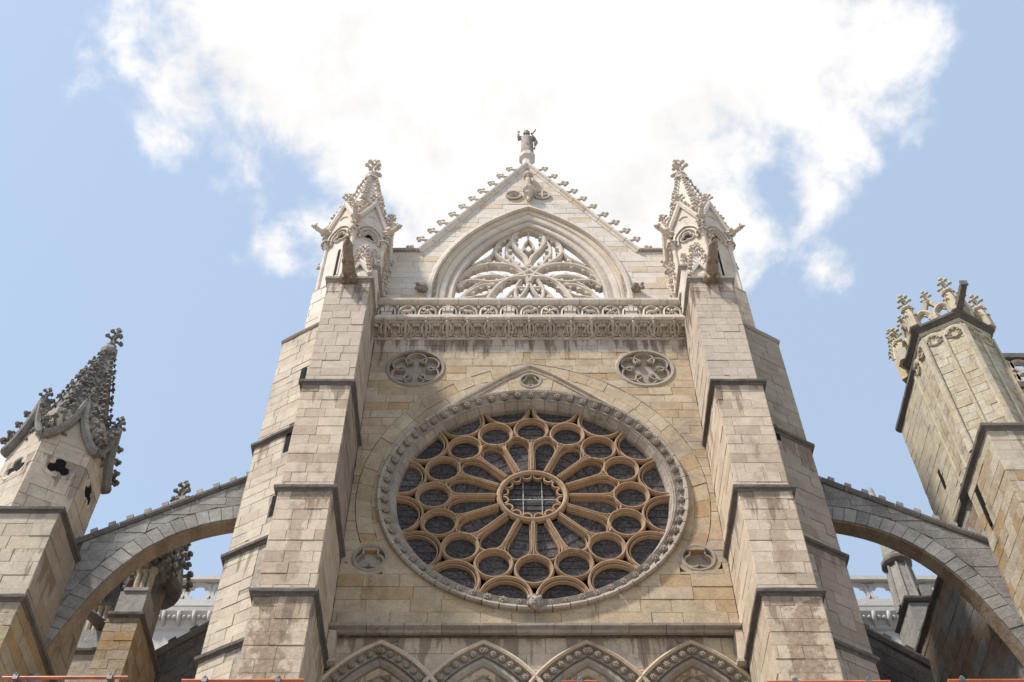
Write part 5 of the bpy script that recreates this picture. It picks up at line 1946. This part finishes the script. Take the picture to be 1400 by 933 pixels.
def flyer(s):
    side = 'left' if s < 0 else 'right'
    th = thing('flying_buttress', 'grey upper flying buttress arching from the %s turret to the outer pier' % side, 'flying buttress', (s * 10, 24.9, 24), 'upper flying buttresses')
    fr = Frame((0, FY0, 0), (1, 0, 0))
    sof = [(s * x, z) for x, z in catmull(SOF, 4)]
    top = lambda x: TOPA[1] + (abs(x) - TOPA[0]) * (TOPB[1] - TOPA[1]) / (TOPB[0] - TOPA[0])
    b = MB()
    for i in range(len(sof) - 1):
        (xa, za), (xb, zb) = sof[i], sof[i + 1]
        b.add([(xa, FY0 + .01, za + .012), (xb, FY0 + .01, zb + .012), (xb, FY0 + .01, top(xb)), (xa, FY0 + .01, top(xa)), (xa, FY1, za + .012), (xb, FY1, zb + .012), (xb, FY1, top(xb)), (xa, FY1, top(xa))],
              [(0, 1, 2, 3), (7, 6, 5, 4), (0, 4, 5, 1), (3, 2, 6, 7)])
    b.build('masonry_core', M['mortar_dark'], th)
    # arch stones
    D = .52
    n = len(sof)
    outp = []
    for i in range(n):
        p0, p1 = Vector(sof[max(i - 1, 0)]), Vector(sof[min(i + 1, n - 1)])
        d = (p1 - p0).normalized()
        nn = Vector((-d.y, d.x)) * (1 if s > 0 else -1)
        q = Vector(sof[i]) + nn * D
        outp.append((q.x, q.y))
    step = 1
    for i in range(0, n - 1):
        j = i + 1
        poly = [sof[i], sof[j], outp[j], outp[i]]
        put_stone(th, fr, poly, M['grey'] if rnd.random() < (.7 if i < n * .5 else .25) else M['flyer'], .03, .010, .010, .06, 'arch_stone')
        m_ = MB()   # soffit stone across the arch
        c0, c1 = Vector(sof[i]), Vector(sof[j])
        c1 = c0 + (c1 - c0) * .985
        cm = (c0 + c1) / 2
        m_.add([(c0.x, FY0 + .03, c0.y - .03), (cm.x, FY0 + .03, cm.y - .03), (c1.x, FY0 + .03, c1.y - .03), (c1.x, FY1, c1.y - .03), (cm.x, FY1, cm.y - .03), (c0.x, FY1, c0.y - .03),
                (c0.x, FY0 + .03, c0.y + .05), (cm.x, FY0 + .03, cm.y + .05), (c1.x, FY0 + .03, c1.y + .05), (c1.x, FY1, c1.y + .05), (cm.x, FY1, cm.y + .05), (c0.x, FY1, c0.y + .05)],
               [(0, 1, 4, 5), (1, 2, 3, 4), (0, 6, 7, 1), (1, 7, 8, 2), (0, 5, 11, 6), (2, 8, 9, 3)])
        m_.build('soffit_stone', M['brown'], th)

    # infill stones: courses following the arch, clipped under the top line
    def below_top(poly):
        dx, dz = (TOPB[0] - TOPA[0]), (TOPB[1] - TOPA[1])
        L_ = math.hypot(dx, dz)
        nx, nz = dz / L_ * s, -dx / L_
        return clip_half(poly, s * TOPA[0], TOPA[1], nx, nz)
    def above_arch(poly):
        m0 = sum(p[0] for p in poly) / len(poly)
        m1 = sum(p[1] for p in poly) / len(poly)
        k_ = min(range(n - 1), key=lambda i: (outp[i][0] + outp[i + 1][0] - 2 * m0) ** 2 + (outp[i][1] + outp[i + 1][1] - 2 * m1) ** 2)
        for kk in (k_ - 1, k_, k_ + 1):
            if 0 <= kk < n - 1 and len(poly) > 2:
                a, c = outp[kk], outp[kk + 1]
                nx, nz = -(c[1] - a[1]) * (1 if s > 0 else -1), (c[0] - a[0]) * (1 if s > 0 else -1)
                poly = clip_half(poly, a[0], a[1], nx, nz)
        return poly
    reg = [(7.2, 20.0), (12.9 if s > 0 else PX, 20.0), (12.9 if s > 0 else PX, 28.4), (7.2, 28.4)]
    if s < 0: reg = [(-x, z) for x, z in reg][::-1]
    ashlar(th, fr, reg, .34, [.45, .6, .75, .95], M['flyer'], cuts=[below_top, above_arch], hj=.2)
    # coping with upright blocks
    b = MB()
    for i in range(9):
        t0, t1 = i / 9, (i + 1) / 9 - .003
        xa, xb = TOPA[0] + (TOPB[0] - TOPA[0]) * t0, TOPA[0] + (TOPB[0] - TOPA[0]) * t1
        pa, pb = (s * xa, top(xa)), (s * xb, top(xb))
        m_ = MB()
        pf = [(-.10, -.9), (-.10, .06), (-.02, .10), (.06, .10), (.13, -.4), (.06, -.9)]
        m_.sweep([pa, pb] if s > 0 else [pb, pa], pf, fr)
        m_.build('coping_block', M['dark'], th)
    for i in range(13):
        t_ = (i + .55) / 13.0
        x = TOPA[0] + (TOPB[0] - TOPA[0]) * t_
        sl = math.atan2(TOPB[1] - TOPA[1], TOPB[0] - TOPA[0])
        m_ = MB()
        m_.add([fr(s * u_, w_, c_) for c_ in (-.22, .09) for u_, w_ in ((x - .08, top(x - .08) + .06), (x + .08, top(x + .08) + .06), (x + .11, top(x + .11) + .24), (x - .06, top(x - .06) + .23))],
               [(0, 1, 2, 3), (7, 6, 5, 4), (0, 4, 5, 1), (1, 5, 6, 2), (2, 6, 7, 3), (3, 7, 4, 0)])
        m_.build('crest_block', M['grey'], th)
    return th


for s in (-1, 1):
    flyer(s)
# corbel head where the left arch springs
co = thing('corbel_head', 'worn carved head where the left arch springs from the outer pier', 'carving', (-12.45, 24.4, 20.2))
b = MB()
b.ball((-12.35, 24.45, 20.25), .26, 10, 7, (1, .9, 1), .12)
b.ball((-12.25, 24.25, 20.35), .12, 8, 5, (1, 1, 1), .15)
b.ball((-12.45, 24.2, 20.1), .10, 8, 5, (1, 1, 1), .15)
b.tube([(-12.5, 24.5, 19.7), (-12.35, 24.45, 20.1)], [.14, .22], 8)
b.build('head', M['grey'], co, smooth=True)
fc = thing('cross_finial', 'small stone cross flower standing behind the left flying buttress crest', 'finial', (-10.35, 25.0, 26.5))
link_mesh('flower', FINIAL['grey_carved'], fc, Matrix.Translation((-10.32, 24.95, 27.0)) @ Matrix.Scale(.95, 4))
b = MB()
b.poly_ring(-10.32, 24.95, [(.26, 26.2), (.27, 26.92), (.20, 27.0), (.1, 27.08)], 8)
b.build('base', M['grey'], fc)

# ============================================================ right-hand stair tower
TX, TYC, TS = 14.11, 24.5, 1.36
tw = thing('stair_tower', 'old yellowish stair tower at right with blind panels and traceried crown', 'tower', (TX, TYC, 27), None)
b = MB()
b.loft([hexring(TX, TYC, TS - .05, 26.9), hexring(TX, TYC, TS - .05, 34.1)])
b.box(12.95, 15.25, 24.9, 27.6, 26.9, 33.55)
b.build('masonry_core', M['mortar'], tw)
hp_ = hexpts(TX, TYC, TS)
for k in (5, 0, 4, 1):
    a, c = hp_[k], hp_[(k + 1) % 6]
    fr, L = wall_frame(a, c, (TX, TYC))
    LZ = 26.95
    if k == 1:
        m_ = MB()
        m_.prism([(0, LZ), (L, LZ), (L, 34), (0, 34)], fr, -.05, -.03)
        m_.build('side_facing', M['tower'], tw)
    if k != 1: ashlar(tw, fr, [(0, LZ), (L, LZ), (L, 34.0), (0, 34.0)], .335, [.36, .46, .56, .66], M['tower'], t_=-.03, back=.04)
    # ribs framing two blind panels
    for u_ in (0.0, L / 2, L):
        nb_ = 9
        for j in range(nb_):
            z0 = 28.1 + (33.5 - 28.1) * j / nb_
            z1 = 28.1 + (33.5 - 28.1) * (j + 1) / nb_ - .008
            m_ = MB()
            w_ = .10 if u_ in (0.0, L) else .055
            m_.loft([[fr(u_ - w_, z, -.06), fr(u_ - w_, z, .0), fr(u_ - w_ * .4, z, .04), fr(u_ + w_ * .4, z, .04), fr(u_ + w_, z, .0), fr(u_ + w_, z, -.06)] for z in (z0, z1)])
            m_.build('rib_stone', M['tower'], tw)
    for u_ in (L * .25, L * .75):
        b = MB()
        hw = L / 4 - .04
        b.sweep([(u_ + x, z) for x, z in arc(0, 33.30, hw, 0, 180, 12)], [(-.05, -.05), (-.05, .02), (.03, .045), (.10, .035), (.10, -.05)], fr)
        b.prism([(u_ - hw, 33.3)] + [(u_ + x, z) for x, z in arc(0, 33.3, hw, 180, 0, 10)], fr, -.06, -.035)
        for q in (30, 90, 150, 210, 330):
            b.ball(fr(u_ + .17 * math.cos(R(q)), 33.32 + .16 * math.sin(R(q)), -.02), .062, 7, 4, (1, 1, 1), .1)
        b.tube([fr(u_ - .26, 33.18, -.02), fr(u_, 33.06, .0), fr(u_ + .26, 33.18, -.02)], .04, 5)
        b.build('cusped_head', M['tower'], tw)
    m_ = MB()   # spandrel block
    m_.prism([(0, 33.72), (L, 33.72), (L, 34.0), (0, 34.0)], fr, -.02, .005)
    m_.build('top_block', M['tower'], tw)
# left flank of the tower running back, with its dark coping
fr, L = wall_frame((12.94, 24.9), (12.94, 27.6), (14, 26))
ashlar(tw, fr, [(0, 26.95), (L, 26.95), (L, 33.4), (0, 33.4)], .36, [.6, .75, .9], M['tower'])
fr2, L2 = wall_frame((12.94, 24.9), (12.94 + .2, 24.6), (14, 26))
ledge([(12.94, 27.7), (12.94, 24.95)], 33.45, [(-.06, -.12), (.04, -.12), (.10, -.05), (.14, .0), (.14, .12), (-.06, .30)], tw, M['dark'], 'coping')
m_ = MB()
m_.prism([(L * .5, 29.0), (L * .5 + .16, 29.0), (L * .5 + .16, 29.8), (L * .5, 29.8)], fr, 0, .03)
m_.build('slit', M['void'], tw)
ledge(hexpts(TX, TYC, TS + .02), 34.02, [(-.1, -.14), (.02, -.14), (.06, -.08), (.16, -.02), (.17, .08), (.05, .14), (-.1, .14)], tw, M['dark'], 'cornice', closed=True)
b = MB()
b.loft([hexring(TX, TYC, TS + .0, 34.0), hexring(TX, TYC, TS, 34.14)])
b.build('cornice_top', M['tower'], tw)
# crown: corner pinnacles and small open arches with finials
CR = TS + .06
hc = hexpts(TX, TYC, CR)
for k in range(6):
    x, y = hc[k]
    d = Vector((x - TX, y - TYC, 0)).normalized()
    big = 1.25 if k == 4 else 1.0
    b = MB()
    b.poly_ring(x, y, [(.24 * big, 34.1), (.22 * big, 34.7), (.17 * big, 35.0), (.14, 35.15)], 6, R(30))
    b.poly_ring(x, y, [(.18, 35.12), (.23, 35.18), (.22, 35.26), (.12, 35.34)], 6, R(30))
    b.build('crown_pinnacle', M['tower'], tw)
    link_mesh('finial', FINIAL['tower'], tw, Matrix.Translation((x, y, 35.22)) @ Matrix.Scale(.85, 4))
    for z in (34.6, 34.95):
        for q in range(4):
            a = q * math.pi / 2 + .5
            link_mesh('crocket', CROCK['tower'], tw, orient((x + .12 * math.cos(a), y + .12 * math.sin(a), z), (math.cos(a), math.sin(a), .5), (0, 0, 1), .75))
    fr, L = wall_frame(hc[k], hc[(k + 1) % 6], (TX, TYC))
    for u_ in (L * .27, L * .73):
        b = MB()
        b.sweep([(u_ + px_, pz_) for px_, pz_ in pointed(.27, .42, 34.42, 6, zlow=34.1)], [(-.07, -.16), (-.07, .03), (.02, .07), (.09, .0), (.09, -.16)], fr)
        b.sweep(arc(u_, 34.45, .17, -30, 80, 5), [(-.02, -.08), (-.02, -.02), (.02, -.02), (.02, -.08)], fr)
        b.sweep(arc(u_, 34.45, .17, 100, 210, 5), [(-.02, -.08), (-.02, -.02), (.02, -.02), (.02, -.08)], fr)
        b.build('crown_arch', M['tower'], tw)
    b = MB()
    b.sweep([(L * .16, 34.75), (L * .35, 34.85), (L * .5, 35.35), (L * .65, 34.85), (L * .84, 34.75)], [(-.07, -.14), (-.07, .0), (.06, .04), (.06, -.14)], fr)
    b.build('ogee_crest', M['tower'], tw)
    link_mesh('finial', FINIAL['tower'], tw, Matrix.Translation(fr(L / 2, 35.15, -.04)) @ Matrix.Scale(.68, 4))
# bigger crocketed pinnacle behind the left corner
bx_, by_ = TX - 1.14, TYC + 1.2
b = MB()
b.poly_ring(bx_, by_, [(.26, 33.8), (.26, 34.9)], 4, R(0))
b.build('pinnacle_shaft', M['tower'], tw)
crocketed_spire(tw, bx_, by_, 34.9, 36.2, .28, .05, 'tower', 'tower', n=4, rows=6, size=.7, rot=0)
link_mesh('finial', FINIAL['tower'], tw, Matrix.Translation((bx_, by_, 36.1)) @ Matrix.Scale(.6, 4))
sp = thing('stone_spout', 'long dark stone water spout projecting from the right tower crown', 'gargoyle', (TX + .1, 23.1, 34.2))
b = MB()
for dx in (0,):
    b.loft([[(TX + .05 - w_, y, z - .1), (TX + .05 + w_, y, z - .1), (TX + .05 + w_, y, z + .1), (TX + .05 - w_, y, z + .1)] for w_, y, z in ((.12, 23.2, 34.15), (.11, 22.7, 34.22), (.09, 22.1, 34.3))])
b.box(TX - .07, TX + .17, 22.03, 22.1, 34.2, 34.42)
b.build('spout', M['dark'], sp)

# pier under the tower
rp_ = thing('tower_pier', 'massive ochre-patched pier with a slit at the right edge', 'pier', (14, 23, 0))
RXs = 12.49
b = MB()
b.box(RXs + .03, 15.8, 21.95, 24.2, 0, 26.9)
b.box(12.62, 15.8, 24.2, 32.0, 0, 26.9)
b.build('masonry_core', M['mortar_dark'], rp_)
fr, L = wall_frame((RXs, 21.9), (15.8, 21.9), (14, 23))
ashlar(rp_, fr, [(0, 20), (L, 20), (L, 26.9), (0, 26.9)], .40, [.6, .75, .9], M['turret'], pick=lambda u, v, m: M['turret'] if v > 25.0 or rnd.random() < .35 else M['ochre'])
fr, L = wall_frame((RXs, 21.9), (RXs, 24.2), (14, 23))
cuts = [outside_rect(.36, .60, 25.0, 26.3)]
ashlar(rp_, fr, [(0, 18), (L, 18), (L, 26.9), (0, 26.9)], .40, [.45, .6, .75, .9], M['ochre'], cuts=cuts, pick=lambda u, v, m: M['tower'] if rnd.random() < .45 else M['ochre'])
m_ = MB()
m_.prism([(.38, 25.02), (.58, 25.02), (.58, 26.28), (.38, 26.28)], fr, -.04, .002)
m_.build('slit', M['void'], rp_)
fr, L = wall_frame((12.60, 24.2), (12.60, 32.0), (14, 26))
ashlar(rp_, fr, [(.0, 20.5), (L, 20.5), (L, 26.9), (0, 26.9)], .46, [.9, 1.1, 1.3], M['ochre'], pick=lambda u, v, m: M['grey'] if rnd.random() < .3 else M['brown'])
# blocked arch low on that side
b = MB()
b.sweep(arc(L - 3.2, 21.9, .85, 0, 180, 14), [(-.2, 0), (-.2, .05), (.2, .06), (.2, 0)], fr)
b.build('relieving_arch', M['grey'], rp_)
m_ = MB()
m_.prism(arc(L - 3.2, 21.9, .62, 0, 180, 14), fr, 0, .03)
m_.build('opening', M['void'], rp_)
ledge([(12.60, 32.1), (12.60, 24.75), (RXs, 24.5), (RXs, 21.9), (15.8, 21.9)], 26.9, [(-.08, -.12), (.03, -.12), (.05, -.05), (.13, -.02), (.14, .07), (.02, .22), (-.08, .22)], rp_, M['dark'])
b = MB()
b.loft([[(RXs, 21.9, 27.05), (15.8, 21.9, 27.05), (15.8, 25.0, 27.05), (RXs, 25.0, 27.05)], [(TX - 1.0, TYC - 1.2, 28.1), (TX + 1.2, TYC - 1.2, 28.1), (TX + 1.2, TYC + .5, 28.1), (TX - 1.0, TYC + .5, 28.1)]])
b.build('broach', M['tower'], rp_)

# parapet piece at the far right edge
pp = thing('roof_parapet', 'pierced stone parapet at the far right edge behind the tower', 'parapet', (18.5, 28, 36))
b = MB()
b.box(17.6, 24, 28, 28.3, 0, 36.2)
b.build('wall', M['tower'], pp)
b = MB()
b.box(17.55, 24, 27.9, 28.35, 37.95, 38.2)
b.box(17.55, 24, 27.88, 28.35, 36.15, 36.45)
b.build('rails', M['dark'], pp)
for i in range(5):
    b = MB()
    x = 18.3 + i * 1.25
    fr = Frame((x, 28.0, 37.2), (1, 0, 0))
    for q in (-1, 1):
        b.sweep(arc(q * .32, .36, .33, 0, 360, 16)[:-1], [(-.06, -.2), (-.06, 0), (.06, 0), (.06, -.2)], fr, closed=True)
        b.sweep(arc(q * .32, -.36, .33, 0, 360, 16)[:-1], [(-.06, -.2), (-.06, .01), (.06, .01), (.06, -.2)], fr, closed=True)
    b.build('pierced_panel', M['tower'], pp)

# ============================================================ nave wall with white balustrade
nv = thing('nave_wall', 'distant whitened nave wall seen under the flying buttresses', 'church wall', (0, 39.2, 0))
NY = 39.0
b = MB()
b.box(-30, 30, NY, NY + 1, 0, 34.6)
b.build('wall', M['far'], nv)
b = MB()
pr = [(NY + 1, 34.0), (NY, 34.0), (NY - .1, 34.1), (NY - .12, 34.25), (NY - .4, 34.75), (NY - .42, 34.95), (NY + 1, 35.0)]
b.loft([[(-30, y, z) for y, z in pr], [(30, y, z) for y, z in pr]])
b.build('cornice', M['far'], nv)
lm = MB()
lm.tube([(0, -.05, 34.15), (0, -.25, 34.4), (0, -.42, 34.72)], [.06, .10, .07], 5)
lm.ball((.2, -.28, 34.5), .10, 6, 4)
lm.ball((-.2, -.28, 34.5), .10, 6, 4)
lmm = lm.mesh('leaf', M['far'], True)
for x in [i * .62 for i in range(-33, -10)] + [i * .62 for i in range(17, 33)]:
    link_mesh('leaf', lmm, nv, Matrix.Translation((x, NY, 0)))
# roof wedge and pinnacle bases on the nave side walls
for q, x0 in ((-1, -22), (1, 10)):
    bal = thing('balustrade', 'white pierced balustrade on the nave roof edge seen to the %s' % ('left' if q < 0 else 'right'), 'balustrade', (x0 + 6, NY - .2, 35), 'nave balustrades')
    b = MB()
    b.box(x0, x0 + 12, NY - .42, NY - .05, 35.0, 35.35)
    b.box(x0, x0 + 12, NY - .45, NY - .05, 36.42, 36.62)
    b.build('rails', M['far'], bal)
    pm = MB()
    f0 = Frame((0, 0, 0), (1, 0, 0))
    pm.sweep(arc(0, 0, .50, 0, 360, 24)[:-1], [(-.07, -.2), (-.07, 0), (.07, 0), (.07, -.2)], f0, closed=True)
    for kk in range(4):
        a = 45 + 90 * kk
        pm.prism([(0.44 * math.cos(R(a)) + dx_, .44 * math.sin(R(a)) + dz_) for dx_, dz_ in ((-.09, -.09), (.09, -.09), (.09, .09), (-.09, .09))], f0, -.17, -.02)
        pm.prism([(.56 * math.cos(R(a)) + dx_, .54 * math.sin(R(a)) + dz_) for dx_, dz_ in ((-.12, -.12), (.12, -.12), (.12, .12), (-.12, .12))], f0, -.18, -.03)
    pmm = pm.mesh('quatrefoil_ring', M['far'])
    for i in range(11):
        link_mesh('quatrefoil_ring', pmm, bal, Matrix.Translation((x0 + .6 + i * 1.09, NY - .25, 35.88)))

# body of the transept between facade and nave
bd = thing('transept_body', 'plain side walls and roof edge of the transept behind the facade', 'church wall', (0, 32, 0))
b = MB()
b.box(-6.2, 6.2, 25.9, 39.1, 0, 35.2)
b.build('wall', M['turret'], bd)

# ============================================================ lower flying buttresses behind
LY = 31.0


def low_flyer(s):
    side = 'left' if s < 0 else 'right'
    th = thing('flying_buttress', 'dark lower flying buttress in the background at %s, below the white balustrade' % side, 'flying buttress', (s * 11, LY, 24), 'lower flying buttresses')
    fr = Frame((0, LY, 0), (1, 0, 0))
    xa, za, xb, zb = 7.5, 30.0, 13.0, 25.75
    low = catmull([(7.5, 27.6), (9.3, 27.2), (10.6, 26.1), (11.4, 24.3), (11.9, 22.2), (12.1, 20)], 4)
    if s < 0:
        xb, zb = 12.2, 26.2
        low = [(7.5, 23), (12.2, 20)]
    top = lambda x: za + (x - xa) * (zb - za) / (xb - xa)
    b = MB()
    poly = [(s * x, z) for x, z in low] + [(s * xb, 20), (s * xb, zb), (s * xa, za)]
    if s < 0: poly = poly[::-1]
    b.prism(poly, fr, -.8, 0)
    b.build('body', M['dark'], th)
    # large stones on its face
    for r_ in range(6):
        for i in range(7):
            x0 = 7.6 + i * .8 + (r_ % 2) * .4
            z_ = lambda x, k_: top(x) - .12 - k_ * .5
            q = [(x0, z_(x0, r_ + 1)), (x0 + .8, z_(x0 + .8, r_ + 1)), (x0 + .8, z_(x0 + .8, r_)), (x0, z_(x0, r_))]
            if x0 + .8 > xb: continue
            if s > 0 and min(p[1] for p in q) < min(z for x, z in low if x <= x0 + .8) + .05: continue
            put_stone(th, fr, [(s * x, z) for x, z in q], M['dark'], .015, .012, .008, .03, 'stone')
    m_ = MB()
    pf = [(-.14, -.8), (-.14, .08), (.0, .14), (.10, .10), (.12, -.8)]
    pts = [(s * xa, za), (s * xb, zb)]
    m_.sweep(pts if s > 0 else pts[::-1], pf, fr)
    m_.build('coping', M['dark'], th)
    for i in range(9):
        x = xa + .4 + i * .6
        if x > xb: break
        m_ = MB()
        m_.add([fr(s * u_, w_, c_) for c_ in (-.4, .02) for u_, w_ in ((x - .11, top(x - .11) + .08), (x + .11, top(x + .11) + .08), (x + .17, top(x + .17) + .34), (x - .05, top(x - .05) + .34))],
               [(0, 1, 2, 3), (7, 6, 5, 4), (0, 4, 5, 1), (1, 5, 6, 2), (2, 6, 7, 3), (3, 7, 4, 0)])
        m_.build('crest_block', M['dark'], th)


for s in (-1, 1):
    low_flyer(s)

# ============================================================ piers behind
# left: pier with plinth, twin-shaft pinnacle and hooded turret
pb = thing('rear_pier', 'mossy pier with a carved pinnacle and a hooded turret, seen under the left arch', 'pier', (-12.2, 29, 0))
b = MB()
X1_, YF_ = -11.75, 28.3
b.box(X1_ - .97, X1_ - .02, YF_ + .02, 31.4, 0, 25.7)
b.build('masonry_core', M['mortar_dark'], pb)
fr, L = wall_frame((X1_ - .98, YF_), (X1_, YF_), (-12, 30))
ashlar(pb, fr, [(0, 20), (L, 20), (L, 25.7), (0, 25.7)], .34, [.4, .55, .7], M['ochre'])
fr, L = wall_frame((X1_, YF_), (X1_, 31.4), (-12.2, 30))
ashlar(pb, fr, [(0, 20), (L, 20), (L, 25.7), (0, 25.7)], .38, [.5, .7, .9], M['ochre'])
ledge([(X1_ - .98, YF_), (X1_, YF_), (X1_, 31.4)], 25.7, DRIP, pb, M['dark'])
b = MB()
b.box(X1_ - .88, X1_ - .04, YF_ + .1, 29.5, 25.8, 26.75)
b.box(X1_ - .78, X1_ - .04, YF_ + .05, 29.2, 26.75, 26.88)
b.build('plinth', M['grey'], pb)
for dx in (-.52, -.32, -.12):
    b = MB()
    b.poly_ring(X1_ + dx, YF_ + .25, [(.10, 26.85), (.10, 27.55), (.15, 27.65), (.17, 27.75)], 8)
    b.build('shaft', M['ochre'], pb)
crocketed_spire(pb, X1_ - .32, YF_ + .5, 27.7, 30.3, .5, .1, 'grey_carved', 'grey_carved', rows=8, size=1.5)
for dx in (-.62, -.45, -.30, -.12):
    for kz in range(7):
        link_mesh('leaf_carving', CROCK['grey_carved'], pb, orient((X1_ + dx + rnd.uniform(-.12, .12), YF_ + .12, 27.75 + kz * .16), (rnd.uniform(-.4, .4), -1, .4), (0, 0, 1), 1.6))
# hooded turret on the right of it
hxx, hyy = X1_ - .55, YF_ + 1.75
b = MB()
b.poly_ring(hxx, hyy, [(.45, 25.2), (.45, 28.5)], 6, R(0))
b.build('turret_shaft', M['flyer'], pb)
b = MB()
b.poly_ring(hxx, hyy, [(.50, 28.22), (.86, 28.14), (.92, 28.28), (.88, 28.48), (.6, 28.6)], 16)
b.build('hood_moulding', M['dark'], pb)
crocketed_spire(pb, hxx + .05, hyy, 28.5, 32.4, .84, .12, 'grey', 'grey_carved', rows=9, size=1.5)
# second pinnacle further left
pc = thing('rear_pinnacle', 'second carved pinnacle with a beast spout, further left under the arch', 'pinnacle', (-14.4, 29.8, 0))
b = MB()
b.box(-14.35, -13.5, 30.1, 32, 0, 25.8)
b.build('pier_body', M['ochre'], pc)
ledge([(-14.35, 30.1), (-13.5, 30.1), (-13.5, 32)], 25.8, DRIP, pc, M['dark'])
b = MB()
b.box(-14.25, -13.5, 30.2, 31.6, 25.95, 26.75)
b.build('plinth', M['grey'], pc)
for dx in (-.42, -.2, .02):
    b = MB()
    b.poly_ring(-13.75 + dx, 30.5, [(.11, 26.8), (.11, 27.8), (.18, 27.95)], 8)
    b.build('shaft', M['ochre'], pc)
crocketed_spire(pc, -13.85, 30.7, 27.9, 30.2, .55, .1, 'grey_carved', 'grey_carved', rows=8, size=1.7)
b = MB()
b.tube([(-13.6, 30.2, 26.9), (-13.85, 29.8, 26.95), (-14.15, 29.5, 27.0), (-14.35, 29.3, 27.1)], [.2, .17, .12, .1], 8)
b.ball((-14.38, 29.28, 27.12), .15, 8, 5, (1, 1, 1), .15)
b.build('beast_spout', M['dark'], pc, smooth=True)

# right: pier with panelled shaft
pr_ = thing('panelled_pinnacle', 'ribbed grey pinnacle shaft on a moulded base, seen under the right arch', 'pinnacle', (13.1, 32.5, 0))
PXc, PYc = 13.45, 32.6
b = MB()
b.box(13.15, 14.6, PYc - .3, 34, 0, 29.7)
b.build('base', M['grey'], pr_)
ledge([(13.15, 34), (13.15, PYc - .3), (14.6, PYc - .3)], 29.85, [(-.1, -.1), (.04, -.1), (.12, -.02), (.13, .06), (-.1, .16)], pr_, M['dark'])
b = MB()
b.poly_ring(PXc, PYc + .3, [(.50, 29.9), (.46, 30.8), (.40, 32.0)], 8, R(22.5))
b.build('shaft', M['grey'], pr_)
for k in range(8):
    a = R(22.5 + 45 * k)
    b = MB()
    b.tube([(PXc + .50 * math.cos(a), PYc + .3 + .50 * math.sin(a), 29.9), (PXc + .40 * math.cos(a), PYc + .3 + .40 * math.sin(a), 32.0)], .055, 6)
    b.build('rib', M['grey'], pr_)
b = MB()
b.poly_ring(PXc, PYc + .3, [(.40, 31.75), (.50, 31.85), (.56, 31.95), (.56, 32.08), (.44, 32.25)], 12)
b.build('cap_moulding', M['dark'], pr_)
b = MB()
b.poly_ring(PXc, PYc + .3, [(.42, 32.3), (.30, 33.4), (.06, 36.0)], 8, R(22.5))
b.build('spire', M['grey'], pr_)
b = MB()
b.box(PXc + .35, PXc + .75, PYc - .2, PYc + .4, 29.9, 30.6)
b.build('side_block', M['grey'], pr_)

# ============================================================ painted scaffold bars in front, low in the frame
def sbar(label, x0, x1, z, y, posts, thick=.018, upper=None):
    t = thing('scaffold_rail', label, 'scaffold rail', (x0, y, 0), 'orange scaffold rails in front of the church')
    b = MB()
    b.tube([(x0, y, z), (x1, y, z + .005)], thick, 10)
    b.build('rail', M['orange'], t)
    if upper:
        b = MB()
        b.tube([(upper[0], y + .12, upper[2]), (upper[1], y + .12, upper[2])], thick, 10)
        b.build('rail', M['orange'], t)
    for px in posts:
        b = MB()
        b.tube([(px, y + .06, 0), (px, y + .06, z + .015)], .022, 8)
        b.build('post', M['steel'], t)
        b = MB()
        b.box(px - .025, px + .025, y - .03, y + .08, z - .03, z + .03)
        b.ball((px, y - .02, z + .03), .018, 8, 5)
        b.build('clamp', M['steel'], t)
        b = MB()
        b.box(px - .1, px + .1, y - .04, y + .16, 0.004, .03)
        b.build('foot_plate', M['steel'], t)


O = -.59
sbar('orange rail with two clamps at the far left bottom edge', -5.137 + O, -3.87 + O, 9.315, 10, [-5.0 + O, -4.05 + O], upper=(-5.4 + O, -4.81 + O, 9.285))
sbar('orange rail with two clamps in front of the left buttress foot', -3.32 + O, -2.09 + O, 9.28, 10, [-3.09 + O, -2.35 + O])
sbar('short orange rail at the bottom edge below the third window arch', .50 + O, .86 + O, 9.262, 10, [.68 + O])
sbar('orange rail in front of the right buttress foot', 2.557 + O, 3.80 + O, 9.262, 10, [2.845 + O, 3.575 + O])
sbar('orange rail at the far right bottom edge', 4.385 + O, 5.9 + O, 9.28, 10, [4.525 + O, 5.7 + O])
